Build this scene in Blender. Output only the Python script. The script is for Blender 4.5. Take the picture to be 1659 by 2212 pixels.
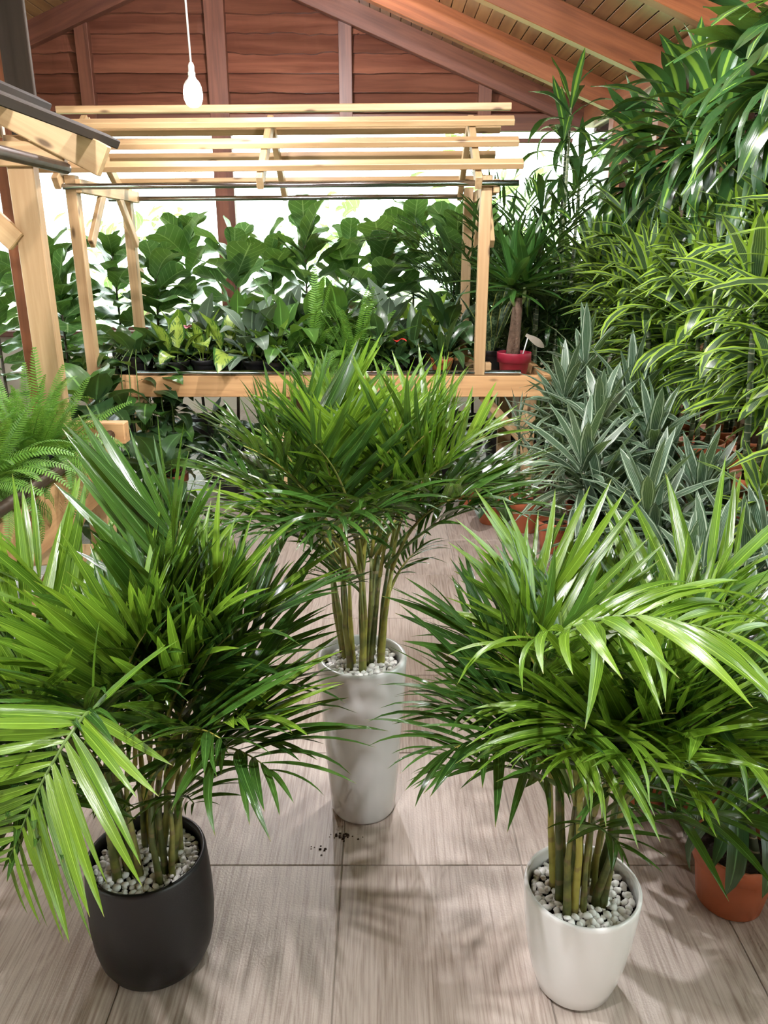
import bpy, math, random
import numpy as np
from mathutils import Matrix, Vector, Quaternion
R = math.radians
scene = bpy.context.scene
for o in list(bpy.data.objects):
    bpy.data.objects.remove(o)
COL = scene.collection

# ------------------------------------------------------------------ camera, world, exposure
cam_d = bpy.data.cameras.new('camera')
cam = bpy.data.objects.new('camera', cam_d)
COL.objects.link(cam)
cam.location = (0, 0, 1.7)
cam.rotation_euler = (R(90 - 18.772), 0, 0)
cam_d.sensor_width = 36.0
cam_d.lens = 36.0 * 1680.0 / 2212.0
cam_d.clip_start = 0.05
scene.camera = cam

world = bpy.data.worlds.new('overcast_sky')
scene.world = world
world.use_nodes = True
bg = world.node_tree.nodes['Background']
bg.inputs['Color'].default_value = (0.93, 1.0, 0.985, 1)
bg.inputs['Strength'].default_value = 6.0
BULB_POWER = 2300.0

vs = scene.view_settings
vs.view_transform = 'Standard'
vs.look = 'None'
vs.gamma = 1.0
vs.use_curve_mapping = False
vs.exposure = 0.42
cy = scene.cycles
cy.max_bounces = 4
cy.diffuse_bounces = 3
cy.glossy_bounces = 2
cy.transmission_bounces = 3
cy.transparent_max_bounces = 8
cy.use_adaptive_sampling = True
cy.adaptive_threshold = 0.09
cy.adaptive_min_samples = 10
cy.use_denoising = True

# ------------------------------------------------------------------ material helpers
class NT:
    def __init__(self, name):
        self.mat = bpy.data.materials.new(name)
        self.mat.use_nodes = True
        self.t = self.mat.node_tree
        self.t.nodes.clear()
        self.out = self.t.nodes.new('ShaderNodeOutputMaterial')
    def n(self, typ, ins=None, **props):
        nd = self.t.nodes.new(typ)
        for k, v in props.items():
            setattr(nd, k, v)
        for k, v in (ins or {}).items():
            s = nd.inputs[k]
            if isinstance(v, bpy.types.NodeSocket):
                self.t.links.new(v, s)
            else:
                s.default_value = v
        return nd
    def m(self, op, a, b=0.0, c=0.0, clamp=False):
        nd = self.t.nodes.new('ShaderNodeMath')
        nd.operation = op
        nd.use_clamp = clamp
        for i, v in enumerate((a, b, c)):
            if isinstance(v, bpy.types.NodeSocket):
                self.t.links.new(v, nd.inputs[i])
            else:
                nd.inputs[i].default_value = v
        return nd.outputs[0]
    def mix(self, f, a, b, blend='MIX'):
        nd = self.t.nodes.new('ShaderNodeMix')
        nd.data_type = 'RGBA'
        nd.blend_type = blend
        nd.clamp_factor = True
        for s, v in ((nd.inputs[0], f), (nd.inputs[6], a), (nd.inputs[7], b)):
            if isinstance(v, bpy.types.NodeSocket):
                self.t.links.new(v, s)
            else:
                s.default_value = v if isinstance(v, float) else (v[0], v[1], v[2], 1)
        return nd.outputs[2]
    def step(self, x, lo, hi):
        nd = self.t.nodes.new('ShaderNodeMapRange')
        nd.interpolation_type = 'SMOOTHSTEP'
        self.t.links.new(x, nd.inputs[0])
        nd.inputs[1].default_value = lo
        nd.inputs[2].default_value = hi
        return nd.outputs[0]
    def done(self, sh):
        self.t.links.new(sh, self.out.inputs[0])
        return self.mat

MATS = {}

def plain(name, col, rough=0.5, metal=0.0, noise=0.0, nscale=20.0, coat=0.0, bump=0.0, bscale=60.0):
    N = NT(name)
    oi = N.n('ShaderNodeObjectInfo')
    tc = N.n('ShaderNodeTexCoord')
    c = col
    if noise:
        tx = N.n('ShaderNodeTexNoise', {'Vector': tc.outputs['Object'], 'Scale': nscale, 'Detail': 4.0})
        f = N.m('ADD', N.m('MULTIPLY', tx.outputs[0], 1.6), N.m('MULTIPLY', oi.outputs['Random'], 0.4))
        f = N.m('MULTIPLY', N.m('SUBTRACT', f, 0.5), 1.0, clamp=True)
        c = N.mix(f, tuple(x * (1 - noise) for x in col), tuple(min(1, x * (1 + noise)) for x in col))
    b = N.n('ShaderNodeBsdfPrincipled', {'Roughness': rough, 'Metallic': metal, 'Coat Weight': coat, 'Coat Roughness': 0.08})
    if noise:
        N.t.links.new(c, b.inputs['Base Color'])
    else:
        b.inputs['Base Color'].default_value = (*c, 1)
    if bump:
        t2 = N.n('ShaderNodeTexNoise', {'Vector': tc.outputs['Object'], 'Scale': bscale, 'Detail': 3.0})
        bp = N.n('ShaderNodeBump', {'Height': t2.outputs[0], 'Strength': bump, 'Distance': 0.01})
        N.t.links.new(bp.outputs[0], b.inputs['Normal'])
    MATS[name] = N.done(b.outputs[0])
    return MATS[name]

def wood(name, dark, light, rough=0.5, knots=True, coat=0.0, tone=0.25, gs=26.0):
    """grain runs along the object's local X axis"""
    N = NT(name)
    tc = N.n('ShaderNodeTexCoord')
    oi = N.n('ShaderNodeObjectInfo')
    off = N.m('MULTIPLY', oi.outputs['Random'], 37.0)
    cmb = N.n('ShaderNodeCombineXYZ', {0: off, 1: off, 2: off})
    add = N.n('ShaderNodeVectorMath', {0: tc.outputs['Object'], 1: cmb.outputs[0]}, operation='ADD')
    mp = N.n('ShaderNodeMapping', {'Vector': add.outputs[0], 'Scale': (1.3, gs, gs)})
    n1 = N.n('ShaderNodeTexNoise', {'Vector': mp.outputs[0], 'Scale': 1.0, 'Detail': 5.0, 'Roughness': 0.6, 'Distortion': 0.6})
    mp2 = N.n('ShaderNodeMapping', {'Vector': add.outputs[0], 'Scale': (0.7, 5.0, 5.0)})
    n2 = N.n('ShaderNodeTexNoise', {'Vector': mp2.outputs[0], 'Scale': 1.0, 'Detail': 2.0})
    f = N.m('ADD', N.m('MULTIPLY', n1.outputs[0], 0.65), N.m('MULTIPLY', n2.outputs[0], 0.5))
    f = N.step(f, 0.38, 0.78)
    c = N.mix(f, dark, light)
    tint = N.m('ADD', N.m('MULTIPLY', oi.outputs['Random'], tone), 1.0 - tone * 0.5)
    tv = N.n('ShaderNodeCombineXYZ', {0: tint, 1: tint, 2: tint})
    c = N.mix(1.0, c, tv.outputs[0], 'MULTIPLY')
    if knots:
        mp3 = N.n('ShaderNodeMapping', {'Vector': add.outputs[0], 'Scale': (3.2, 9.0, 9.0)})
        vo = N.n('ShaderNodeTexVoronoi', {'Vector': mp3.outputs[0], 'Scale': 1.0})
        k = N.step(vo.outputs['Distance'], 0.05, 0.16)
        c = N.mix(k, tuple(x * 0.35 for x in dark), c)
    b = N.n('ShaderNodeBsdfPrincipled', {'Base Color': c, 'Roughness': rough, 'Coat Weight': coat, 'Coat Roughness': 0.2})
    bp = N.n('ShaderNodeBump', {'Height': n1.outputs[0], 'Strength': 0.15, 'Distance': 0.003})
    N.t.links.new(bp.outputs[0], b.inputs['Normal'])
    MATS[name] = N.done(b.outputs[0])
    return MATS[name]

def leaf_mat(name, dark, light, kind='plain', margin=None, stripe=None, rough=0.32, trans=0.28, spec=0.5):
    N = NT(name)
    uv = N.n('ShaderNodeUVMap')
    sp = N.n('ShaderNodeSeparateXYZ', {0: uv.outputs[0]})
    u, v = sp.outputs[0], sp.outputs[1]
    oi = N.n('ShaderNodeObjectInfo')
    ge = N.n('ShaderNodeNewGeometry')
    rnd = N.m('FRACT', N.m('ADD', oi.outputs['Random'], ge.outputs['Random Per Island']))
    a = N.m('MULTIPLY', N.m('ABSOLUTE', N.m('SUBTRACT', u, 0.5)), 2.0)
    # fine veins along the blade
    vec = N.n('ShaderNodeCombineXYZ', {0: N.m('MULTIPLY', u, 9.0), 1: N.m('MULTIPLY', v, 0.8), 2: N.m('MULTIPLY', rnd, 31.0)})
    ns = N.n('ShaderNodeTexNoise', {'Vector': vec.outputs[0], 'Scale': 1.6, 'Detail': 3.0})
    base = N.mix(N.m('ADD', N.m('MULTIPLY', rnd, 0.75), N.m('MULTIPLY', N.m('SUBTRACT', ns.outputs[0], 0.5), 0.9), clamp=True), dark, light)
    if kind == 'plain':
        mid = N.step(a, 0.03, 0.10)
        base = N.mix(mid, tuple(min(1, x * 1.7 + 0.02) for x in light), base)
    elif kind == 'palm':
        w = N.m('SINE', N.m('MULTIPLY', u, 44.0))
        base = N.mix(N.m('MULTIPLY', N.step(w, 0.2, 0.9), 0.28), base, tuple(min(1, x * 1.5) for x in light))
        mid = N.step(a, 0.02, 0.09)
        base = N.mix(mid, tuple(min(1, x * 1.5 + 0.02) for x in light), base)
        base = N.mix(N.m('MULTIPLY', N.step(v, 0.95, 1.0), 0.6), base, (0.22, 0.15, 0.05))
    elif kind == 'lemon':
        wob = N.m('MULTIPLY', N.m('SUBTRACT', ns.outputs[0], 0.5), 0.12)
        aa = N.m('ADD', N.m('ADD', a, wob), N.m('MULTIPLY', N.m('SUBTRACT', rnd, 0.5), 0.22))
        fine = N.step(N.m('SINE', N.m('MULTIPLY', u, 58.0)), 0.55, 0.95)
        ctr = N.mix(N.m('MULTIPLY', fine, 0.35), base, stripe)
        e1 = N.step(aa, 0.50, 0.53)
        e2 = N.step(aa, 0.56, 0.61)
        base = N.mix(e1, ctr, stripe)
        base = N.mix(e2, base, margin)
    elif kind == 'warneck':
        wob = N.m('MULTIPLY', N.m('SUBTRACT', ns.outputs[0], 0.5), 0.10)
        aa = N.m('ADD', a, wob)
        s1 = N.m('MULTIPLY', N.step(aa, 0.60, 0.66), N.m('SUBTRACT', 1.0, N.step(aa, 0.76, 0.82)))
        fine = N.step(N.m('SINE', N.m('MULTIPLY', u, 50.0)), 0.4, 0.95)
        base = N.mix(N.m('MULTIPLY', fine, 0.42), base, stripe)
        base = N.mix(s1, base, stripe)
    elif kind == 'mass':
        wob = N.m('MULTIPLY', N.m('SUBTRACT', ns.outputs[0], 0.5), 0.35)
        aa = N.m('ADD', N.m('ADD', a, wob), N.m('MULTIPLY', N.m('SUBTRACT', 0.9, rnd), 0.7))
        base = N.mix(N.m('SUBTRACT', 1.0, N.step(aa, 0.18, 0.36)), base, stripe)
    elif kind == 'dieff':
        vv = N.n('ShaderNodeCombineXYZ', {0: N.m('MULTIPLY', a, 2.0), 1: N.m('MULTIPLY', N.m('SUBTRACT', v, N.m('MULTIPLY', a, 0.25)), 14.0), 2: N.m('MULTIPLY', rnd, 13.0)})
        nb = N.n('ShaderNodeTexNoise', {'Vector': vv.outputs[0], 'Scale': 1.4, 'Detail': 2.0})
        f = N.m('ADD', N.step(nb.outputs[0], 0.36, 0.55), N.m('SUBTRACT', 1.0, N.step(a, 0.05, 0.25)), clamp=True)
        f = N.m('MULTIPLY', f, N.m('SUBTRACT', 1.0, N.step(a, 0.72, 0.86)))
        base = N.mix(f, base, stripe)
    elif kind == 'fig':
        ph = N.m('SINE', N.m('MULTIPLY', N.m('SUBTRACT', v, N.m('MULTIPLY', a, 0.22)), 44.0))
        ln = N.m('MULTIPLY', N.step(ph, 0.93, 0.995), N.m('SUBTRACT', 1.0, N.step(a, 0.8, 1.0)))
        base = N.mix(N.m('MULTIPLY', ln, 0.7), base, stripe)
        base = N.mix(N.step(a, 0.015, 0.06), stripe, base)
        edge = N.step(a, 0.965, 0.995)
        base = N.mix(N.m('MULTIPLY', edge, 0.5), base, stripe)
    elif kind == 'snake':
        vv = N.n('ShaderNodeCombineXYZ', {0: N.m('MULTIPLY', a, 1.2), 1: N.m('MULTIPLY', v, 22.0), 2: rnd})
        nb = N.n('ShaderNodeTexNoise', {'Vector': vv.outputs[0], 'Scale': 1.3, 'Detail': 3.0})
        base = N.mix(N.step(nb.outputs[0], 0.45, 0.6), base, stripe)
        base = N.mix(N.step(a, 0.78, 0.84), base, margin)
    b = N.n('ShaderNodeBsdfPrincipled', {'Base Color': base, 'Roughness': rough, 'Specular IOR Level': spec})
    bp = N.n('ShaderNodeBump', {'Height': ns.outputs[0], 'Strength': 0.22, 'Distance': 0.004})
    N.t.links.new(bp.outputs[0], b.inputs['Normal'])
    tcol = N.mix(0.30, base, (0.36, 0.56, 0.06), 'MIX')
    tcol = N.mix(1.0, tcol, (0.9, 0.95, 0.7), 'MULTIPLY')
    tl = N.n('ShaderNodeBsdfTranslucent', {'Color': tcol})
    ms = N.n('ShaderNodeMixShader', {0: trans, 1: b.outputs[0], 2: tl.outputs[0]})
    MATS[name] = N.done(ms.outputs[0])
    return MATS[name]

# ---- the materials
wood('pine', (0.38, 0.235, 0.11), (0.55, 0.385, 0.205), rough=0.5)
wood('pine_beam', (0.44, 0.24, 0.10), (0.66, 0.40, 0.19), rough=0.5)
wood('red_wood', (0.085, 0.027, 0.016), (0.175, 0.062, 0.034), rough=0.5, knots=False, coat=0.08)
wood('red_board', (0.105, 0.034, 0.020), (0.205, 0.078, 0.046), rough=0.30, knots=False, coat=0.3, tone=0.35, gs=18)
wood('rafter_wood', (0.14, 0.042, 0.015), (0.27, 0.092, 0.034), rough=0.42, knots=False, coat=0.1)
wood('ceiling_board', (0.13, 0.060, 0.022), (0.26, 0.14, 0.055), rough=0.30, knots=False, coat=0.35, tone=0.3, gs=14)
wood('dark_rail', (0.018, 0.011, 0.006), (0.036, 0.022, 0.012), rough=0.85, knots=False)  # dark tone; on the upper post it carries painted shade
plain('rust_pipe', (0.075, 0.045, 0.030), 0.45, 0.5, noise=0.4, nscale=30)
plain('steel_pipe', (0.42, 0.42, 0.44), 0.18, 1.0)
plain('grout', (0.27, 0.235, 0.20), 0.8, noise=0.2)
plain('black_ceramic', (0.005, 0.005, 0.006), 0.42, bump=0.05, bscale=300)
plain('grey_ceramic', (0.60, 0.61, 0.60), 0.2, coat=0.3)
plain('white_ceramic', (0.79, 0.785, 0.775), 0.2, coat=0.4)
plain('terracotta', (0.42, 0.115, 0.045), 0.5, noise=0.18, nscale=9)
plain('crimson_plastic', (0.27, 0.015, 0.035), 0.42, noise=0.1)
plain('black_plastic', (0.012, 0.012, 0.013), 0.4)
plain('soil', (0.028, 0.017, 0.010), 0.95, noise=0.6, nscale=60, bump=0.9, bscale=90)
plain('pebble_white', (0.86, 0.85, 0.82), 0.5, noise=0.10, nscale=30)
plain('plaster', (0.55, 0.50, 0.42), 0.8, noise=0.1, nscale=4)
plain('outdoor_ground', (0.20, 0.25, 0.10), 0.9, noise=0.4, nscale=0.7)
plain('cord_white', (0.75, 0.75, 0.72), 0.5)
plain('tag_white', (0.8, 0.8, 0.78), 0.5)
plain('bark', (0.16, 0.10, 0.065), 0.8, noise=0.45, nscale=25, bump=0.8, bscale=60)
plain('twig', (0.055, 0.042, 0.028), 0.75, noise=0.4, nscale=25)
plain('flower_red', (0.62, 0.05, 0.04), 0.3)
plain('flower_pink', (0.62, 0.20, 0.26), 0.5, noise=0.3)
plain('stem_green', (0.10, 0.17, 0.035), 0.5, noise=0.3, nscale=12)
plain('stem_pale', (0.30, 0.42, 0.16), 0.45, noise=0.2, nscale=14)
plain('caster_black', (0.02, 0.02, 0.022), 0.45)
plain('spilled_soil', (0.035, 0.02, 0.012), 0.95, noise=0.4, nscale=80)
plain('dry_leaf', (0.26, 0.23, 0.18), 0.7, noise=0.2)
plain('net_grey', (0.35, 0.36, 0.36), 0.8)

def cane_mat(name, lo, hi, ring, sc=26.0):
    N = NT(name)
    tc = N.n('ShaderNodeTexCoord')
    sp = N.n('ShaderNodeSeparateXYZ', {0: tc.outputs['Object']})
    oi = N.n('ShaderNodeObjectInfo')
    nz = N.n('ShaderNodeTexNoise', {'Vector': tc.outputs['Object'], 'Scale': 22.0, 'Detail': 3.0})
    c = N.mix(N.step(N.m('ADD', nz.outputs[0], N.m('MULTIPLY', N.m('SUBTRACT', oi.outputs['Random'], 0.5), 0.4)), 0.35, 0.7), lo, hi)
    ph = N.m('SINE', N.m('ADD', N.m('MULTIPLY', sp.outputs[2], sc * 6.283), N.m('MULTIPLY', nz.outputs[0], 4.0)))
    c = N.mix(N.m('MULTIPLY', N.step(ph, 0.86, 0.98), 0.8), c, ring)
    b = N.n('ShaderNodeBsdfPrincipled', {'Base Color': c, 'Roughness': 0.5})
    MATS[name] = N.done(b.outputs[0])
cane_mat('palm_cane', (0.055, 0.075, 0.014), (0.20, 0.20, 0.045), (0.16, 0.12, 0.05), 9.0)
cane_mat('palm_cane_yellow', (0.16, 0.17, 0.03), (0.36, 0.33, 0.06), (0.24, 0.19, 0.06), 7.0)
cane_mat('dracaena_cane', (0.035, 0.055, 0.025), (0.13, 0.17, 0.075), (0.36, 0.33, 0.22), 28.0)
cane_mat('woody_cane', (0.10, 0.065, 0.045), (0.22, 0.15, 0.10), (0.07, 0.045, 0.03), 40.0)

leaf_mat('leaf_palm', (0.010, 0.036, 0.008), (0.048, 0.122, 0.017), 'palm', rough=0.2, trans=0.2, spec=0.6)
leaf_mat('leaf_palm_young', (0.05, 0.125, 0.012), (0.17, 0.29, 0.024), 'palm', rough=0.22, trans=0.3, spec=0.6)
leaf_mat('leaf_palm_dark', (0.010, 0.030, 0.010), (0.030, 0.075, 0.020), 'palm', rough=0.3, trans=0.15)
leaf_mat('leaf_lemon', (0.018, 0.050, 0.020), (0.035, 0.085, 0.032), 'lemon', margin=(0.25, 0.40, 0.035), stripe=(0.34, 0.44, 0.19), rough=0.32, trans=0.22)
leaf_mat('leaf_warneck', (0.026, 0.066, 0.036), (0.055, 0.120, 0.060), 'warneck', stripe=(0.44, 0.53, 0.40), rough=0.32, trans=0.18)
leaf_mat('leaf_mass', (0.013, 0.044, 0.013), (0.034, 0.095, 0.024), 'mass', stripe=(0.17, 0.30, 0.04), rough=0.26, trans=0.15)
leaf_mat('leaf_fig', (0.045, 0.12, 0.035), (0.115, 0.25, 0.068), 'fig', stripe=(0.28, 0.42, 0.18), rough=0.28, trans=0.26)
leaf_mat('leaf_dieff', (0.025, 0.095, 0.020), (0.050, 0.15, 0.028), 'dieff', stripe=(0.34, 0.47, 0.08), rough=0.3, trans=0.22)
leaf_mat('leaf_dark', (0.014, 0.042, 0.016), (0.045, 0.105, 0.032), 'plain', rough=0.28, trans=0.15)
leaf_mat('leaf_mid', (0.030, 0.095, 0.018), (0.085, 0.20, 0.035), 'plain', rough=0.3, trans=0.22)
leaf_mat('leaf_silver', (0.075, 0.115, 0.085), (0.14, 0.20, 0.14), 'plain', rough=0.35, trans=0.12)
leaf_mat('leaf_lime', (0.13, 0.26, 0.025), (0.26, 0.40, 0.05), 'plain', rough=0.32, trans=0.25)
leaf_mat('leaf_fern', (0.055, 0.17, 0.018), (0.16, 0.34, 0.045), 'plain', rough=0.5, trans=0.3)
leaf_mat('leaf_yucca', (0.020, 0.075, 0.016), (0.055, 0.15, 0.028), 'palm', rough=0.3, trans=0.18)
leaf_mat('leaf_snake', (0.014, 0.042, 0.020), (0.030, 0.070, 0.030), 'snake', margin=(0.42, 0.45, 0.13), stripe=(0.13, 0.20, 0.10), rough=0.35, trans=0.08)
leaf_mat('leaf_outdoor', (0.22, 0.36, 0.16), (0.42, 0.58, 0.30), 'plain', rough=0.5, trans=0.35)

# glass: clear thin sheet
N = NT('window_glass')
tr = N.n('ShaderNodeBsdfTransparent', {'Color': (0.95, 0.99, 0.97, 1)})
gl = N.n('ShaderNodeBsdfGlossy', {'Color': (1, 1, 1, 1), 'Roughness': 0.02})
fr = N.n('ShaderNodeFresnel', {'IOR': 1.35})
ms = N.n('ShaderNodeMixShader', {0: fr.outputs[0], 1: tr.outputs[0], 2: gl.outputs[0]})
MATS['window_glass'] = N.done(ms.outputs[0])

for nm_, pw_ in (('bulb_glow', 1.0), ('bulb_glow_small', 0.14)):
    N = NT(nm_)
    em = N.n('ShaderNodeEmission', {'Color': (1.0, 0.965, 0.985, 1), 'Strength': BULB_POWER * pw_})
    MATS[nm_] = N.done(em.outputs[0])

# wood-look porcelain tile, grain along Y
N = NT('floor_tile')
tc = N.n('ShaderNodeTexCoord')
oi = N.n('ShaderNodeObjectInfo')
sp = N.n('ShaderNodeSeparateXYZ', {0: tc.outputs['Object']})
plank = N.m('FLOOR', N.m('ADD', N.m('DIVIDE', sp.outputs[0], 0.174), 1.5))
wn = N.n('ShaderNodeTexWhiteNoise', {'Vector': N.n('ShaderNodeCombineXYZ', {0: plank, 1: N.m('MULTIPLY', oi.outputs['Random'], 91.0), 2: 0.0}).outputs[0]}, noise_dimensions='3D')
pr = wn.outputs['Value']
off = N.n('ShaderNodeCombineXYZ', {0: N.m('MULTIPLY', pr, 19.0), 1: N.m('MULTIPLY', pr, 7.0), 2: N.m('MULTIPLY', oi.outputs['Random'], 5.0)})
ad = N.n('ShaderNodeVectorMath', {0: tc.outputs['Object'], 1: off.outputs[0]}, operation='ADD')
m1 = N.n('ShaderNodeMapping', {'Vector': ad.outputs[0], 'Scale': (150.0, 3.6, 1.0)})
g1 = N.n('ShaderNodeTexNoise', {'Vector': m1.outputs[0], 'Scale': 1.0, 'Detail': 6.0, 'Roughness': 0.7, 'Distortion': 0.15})
m2 = N.n('ShaderNodeMapping', {'Vector': ad.outputs[0], 'Scale': (9.0, 1.1, 1.0)})
g2 = N.n('ShaderNodeTexNoise', {'Vector': m2.outputs[0], 'Scale': 1.0, 'Detail': 2.0, 'Distortion': 0.5})
ringn = N.m('SINE', N.m('MULTIPLY', g2.outputs[0], 90.0))
f = N.m('ADD', N.m('MULTIPLY', g1.outputs[0], 0.80), N.m('MULTIPLY', g2.outputs[0], 0.14))
f = N.m('ADD', f, N.m('MULTIPLY', ringn, 0.035))
f = N.m('ADD', f, N.m('MULTIPLY', N.m('SUBTRACT', pr, 0.5), 0.10))
c = N.mix(N.step(f, 0.23, 0.62), (0.215, 0.160, 0.126), (0.46, 0.395, 0.345))
b = N.n('ShaderNodeBsdfPrincipled', {'Base Color': c, 'Roughness': 0.36, 'Specular IOR Level': 0.55})
fz = N.n('ShaderNodeTexNoise', {'Vector': tc.outputs['Object'], 'Scale': 160.0, 'Detail': 2.0})
bp = N.n('ShaderNodeBump', {'Height': N.m('ADD', g1.outputs[0], N.m('MULTIPLY', fz.outputs[0], 0.8)), 'Strength': 0.35, 'Distance': 0.0025})
N.t.links.new(bp.outputs[0], b.inputs['Normal'])
MATS['floor_tile'] = N.done(b.outputs[0])

# ------------------------------------------------------------------ mesh helpers
def mesh(name, verts, faces, mat, smooth=False, uvs=None):
    me = bpy.data.meshes.new(name)
    me.from_pydata([tuple(v) for v in verts], [], [tuple(f) for f in faces])
    if uvs is not None:
        ul = me.uv_layers.new(name='UVMap')
        li = np.empty(len(me.loops), dtype=np.int32)
        me.loops.foreach_get('vertex_index', li)
        ul.data.foreach_set('uv', np.asarray(uvs, dtype=np.float32)[li].ravel())
    if smooth:
        me.polygons.foreach_set('use_smooth', [True] * len(me.polygons))
    if mat:
        me.materials.append(MATS[mat])
    me.update()
    return me

def obj(name, me, parent=None, M=None):
    o = bpy.data.objects.new(name, me)
    COL.objects.link(o)
    if parent is not None:
        o.parent = parent
    if M is not None:
        o.matrix_basis = M
    return o

def tag(o, label, cat, group=None):
    o['label'] = label
    o['category'] = cat
    if group:
        o['group'] = group
    return o

def thing(name, label, cat, loc=(0, 0, 0), group=None, rz=0.0):
    o = obj(name, None)
    o.location = loc
    o.rotation_euler = (0, 0, rz)
    o.empty_display_size = 0.05
    return tag(o, label, cat, group)

def struct(o):
    o['kind'] = 'structure'
    return o

def box_geo(sx, sy, sz, bev=0.004):
    """chamfered box centred on origin"""
    hx, hy, hz = sx / 2, sy / 2, sz / 2
    b = min(bev, hx * 0.4, hy * 0.4, hz * 0.4)
    vs, idx = [], {}
    for ix in (-1, 1):
        for iy in (-1, 1):
            for iz in (-1, 1):
                for ax in range(3):
                    p = [ix * (hx - b), iy * (hy - b), iz * (hz - b)]
                    p[ax] = (ix * hx, iy * hy, iz * hz)[ax]
                    idx[(ix, iy, iz, ax)] = len(vs)
                    vs.append(p)
    fs = []
    I = idx
    for s in (-1, 1):
        q = [I[(s, -1, -1, 0)], I[(s, 1, -1, 0)], I[(s, 1, 1, 0)], I[(s, -1, 1, 0)]]
        fs.append(q if s > 0 else q[::-1])
        q = [I[(-1, s, -1, 1)], I[(-1, s, 1, 1)], I[(1, s, 1, 1)], I[(1, s, -1, 1)]]
        fs.append(q if s > 0 else q[::-1])
        q = [I[(-1, -1, s, 2)], I[(1, -1, s, 2)], I[(1, 1, s, 2)], I[(-1, 1, s, 2)]]
        fs.append(q if s > 0 else q[::-1])
    for a in (-1, 1):
        for c in (-1, 1):
            q = [I[(-1, a, c, 1)], I[(1, a, c, 1)], I[(1, a, c, 2)], I[(-1, a, c, 2)]]
            fs.append(q if a * c > 0 else q[::-1])
            q = [I[(a, -1, c, 0)], I[(a, -1, c, 2)], I[(a, 1, c, 2)], I[(a, 1, c, 0)]]
            fs.append(q[::-1] if a * c > 0 else q)
            q = [I[(a, c, -1, 0)], I[(a, c, 1, 0)], I[(a, c, 1, 1)], I[(a, c, -1, 1)]]
            fs.append(q[::-1] if a * c > 0 else q)
    for ix in (-1, 1):
        for iy in (-1, 1):
            for iz in (-1, 1):
                q = [I[(ix, iy, iz, 0)], I[(ix, iy, iz, 1)], I[(ix, iy, iz, 2)]]
                fs.append(q if ix * iy * iz > 0 else q[::-1])
    return vs, fs

def box(name, c, size, mat, parent=None, bev=0.004, rot=None):
    v, f = box_geo(*size, bev)
    o = obj(name, mesh(name, v, f, mat), parent)
    o.location = c
    if rot:
        o.rotation_euler = rot
    return o

def frame_mat(p0, p1, up=(0, 0, 1)):
    p0, p1 = Vector(p0), Vector(p1)
    x = (p1 - p0).normalized()
    u = Vector(up)
    y = u.cross(x)
    if y.length < 1e-4:
        y = Vector((0, 1, 0)).cross(x)
    y.normalize()
    z = x.cross(y)
    return Matrix(((x.x, y.x, z.x), (x.y, y.y, z.y), (x.z, y.z, z.z))).to_4x4()

def beam(name, p0, p1, w, h, mat, parent=None, up=(0, 0, 1), bev=0.004):
    """timber from p0 to p1; w = horizontal thickness, h = along up"""
    p0, p1 = Vector(p0), Vector(p1)
    v, f = box_geo((p1 - p0).length, w, h, bev)
    o = obj(name, mesh(name, v, f, mat), parent)
    o.matrix_basis = Matrix.Translation((p0 + p1) / 2) @ frame_mat(p0, p1, up)
    return o

def tube_geo(pts, radii, n=6, cap=True):
    pts = [Vector(p) for p in pts]
    vs, fs, uv = [], [], []
    prev = None
    L = len(pts)
    for i, p in enumerate(pts):
        t = (pts[min(i + 1, L - 1)] - pts[max(i - 1, 0)]).normalized()
        if prev is None:
            a = Vector((1, 0, 0)) if abs(t.x) < 0.8 else Vector((0, 1, 0))
            prev = (a - t * a.dot(t)).normalized()
        else:
            prev = (prev - t * prev.dot(t)).normalized()
        bn = t.cross(prev)
        for k in range(n):
            an = 2 * math.pi * k / n
            vs.append(p + (prev * math.cos(an) + bn * math.sin(an)) * radii[i])
            uv.append((k / n, i / (L - 1)))
    for i in range(L - 1):
        for k in range(n):
            k2 = (k + 1) % n
            fs.append((i * n + k, i * n + k2, (i + 1) * n + k2, (i + 1) * n + k))
    if cap:
        fs.append(tuple(range(n - 1, -1, -1)))
        fs.append(tuple((L - 1) * n + k for k in range(n)))
    return vs, fs, uv

def tube(name, pts, radii, mat, parent=None, n=6, smooth=True):
    if not isinstance(radii, (list, tuple)):
        radii = [radii] * len(pts)
    v, f, u = tube_geo(pts, radii, n)
    return obj(name, mesh(name, v, f, mat, smooth, u), parent)

def lathe_geo(prof, n=32):
    vs, fs = [], []
    for r, z in prof:
        for k in range(n):
            a = 2 * math.pi * k / n
            vs.append((r * math.cos(a), r * math.sin(a), z))
    for i in range(len(prof) - 1):
        for k in range(n):
            k2 = (k + 1) % n
            fs.append((i * n + k, i * n + k2, (i + 1) * n + k2, (i + 1) * n + k))
    fs.append(tuple(range(n - 1, -1, -1)))
    fs.append(tuple((len(prof) - 1) * n + k for k in range(n)))
    return vs, fs

def lathe(name, prof, mat, parent=None, n=32):
    v, f = lathe_geo(prof, n)
    return obj(name, mesh(name, v, f, mat, True), parent)

def lerp_prof(tab):
    xs = [a for a, b in tab]
    ys = [b for a, b in tab]
    return lambda t: float(np.interp(t, xs, ys))

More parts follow.
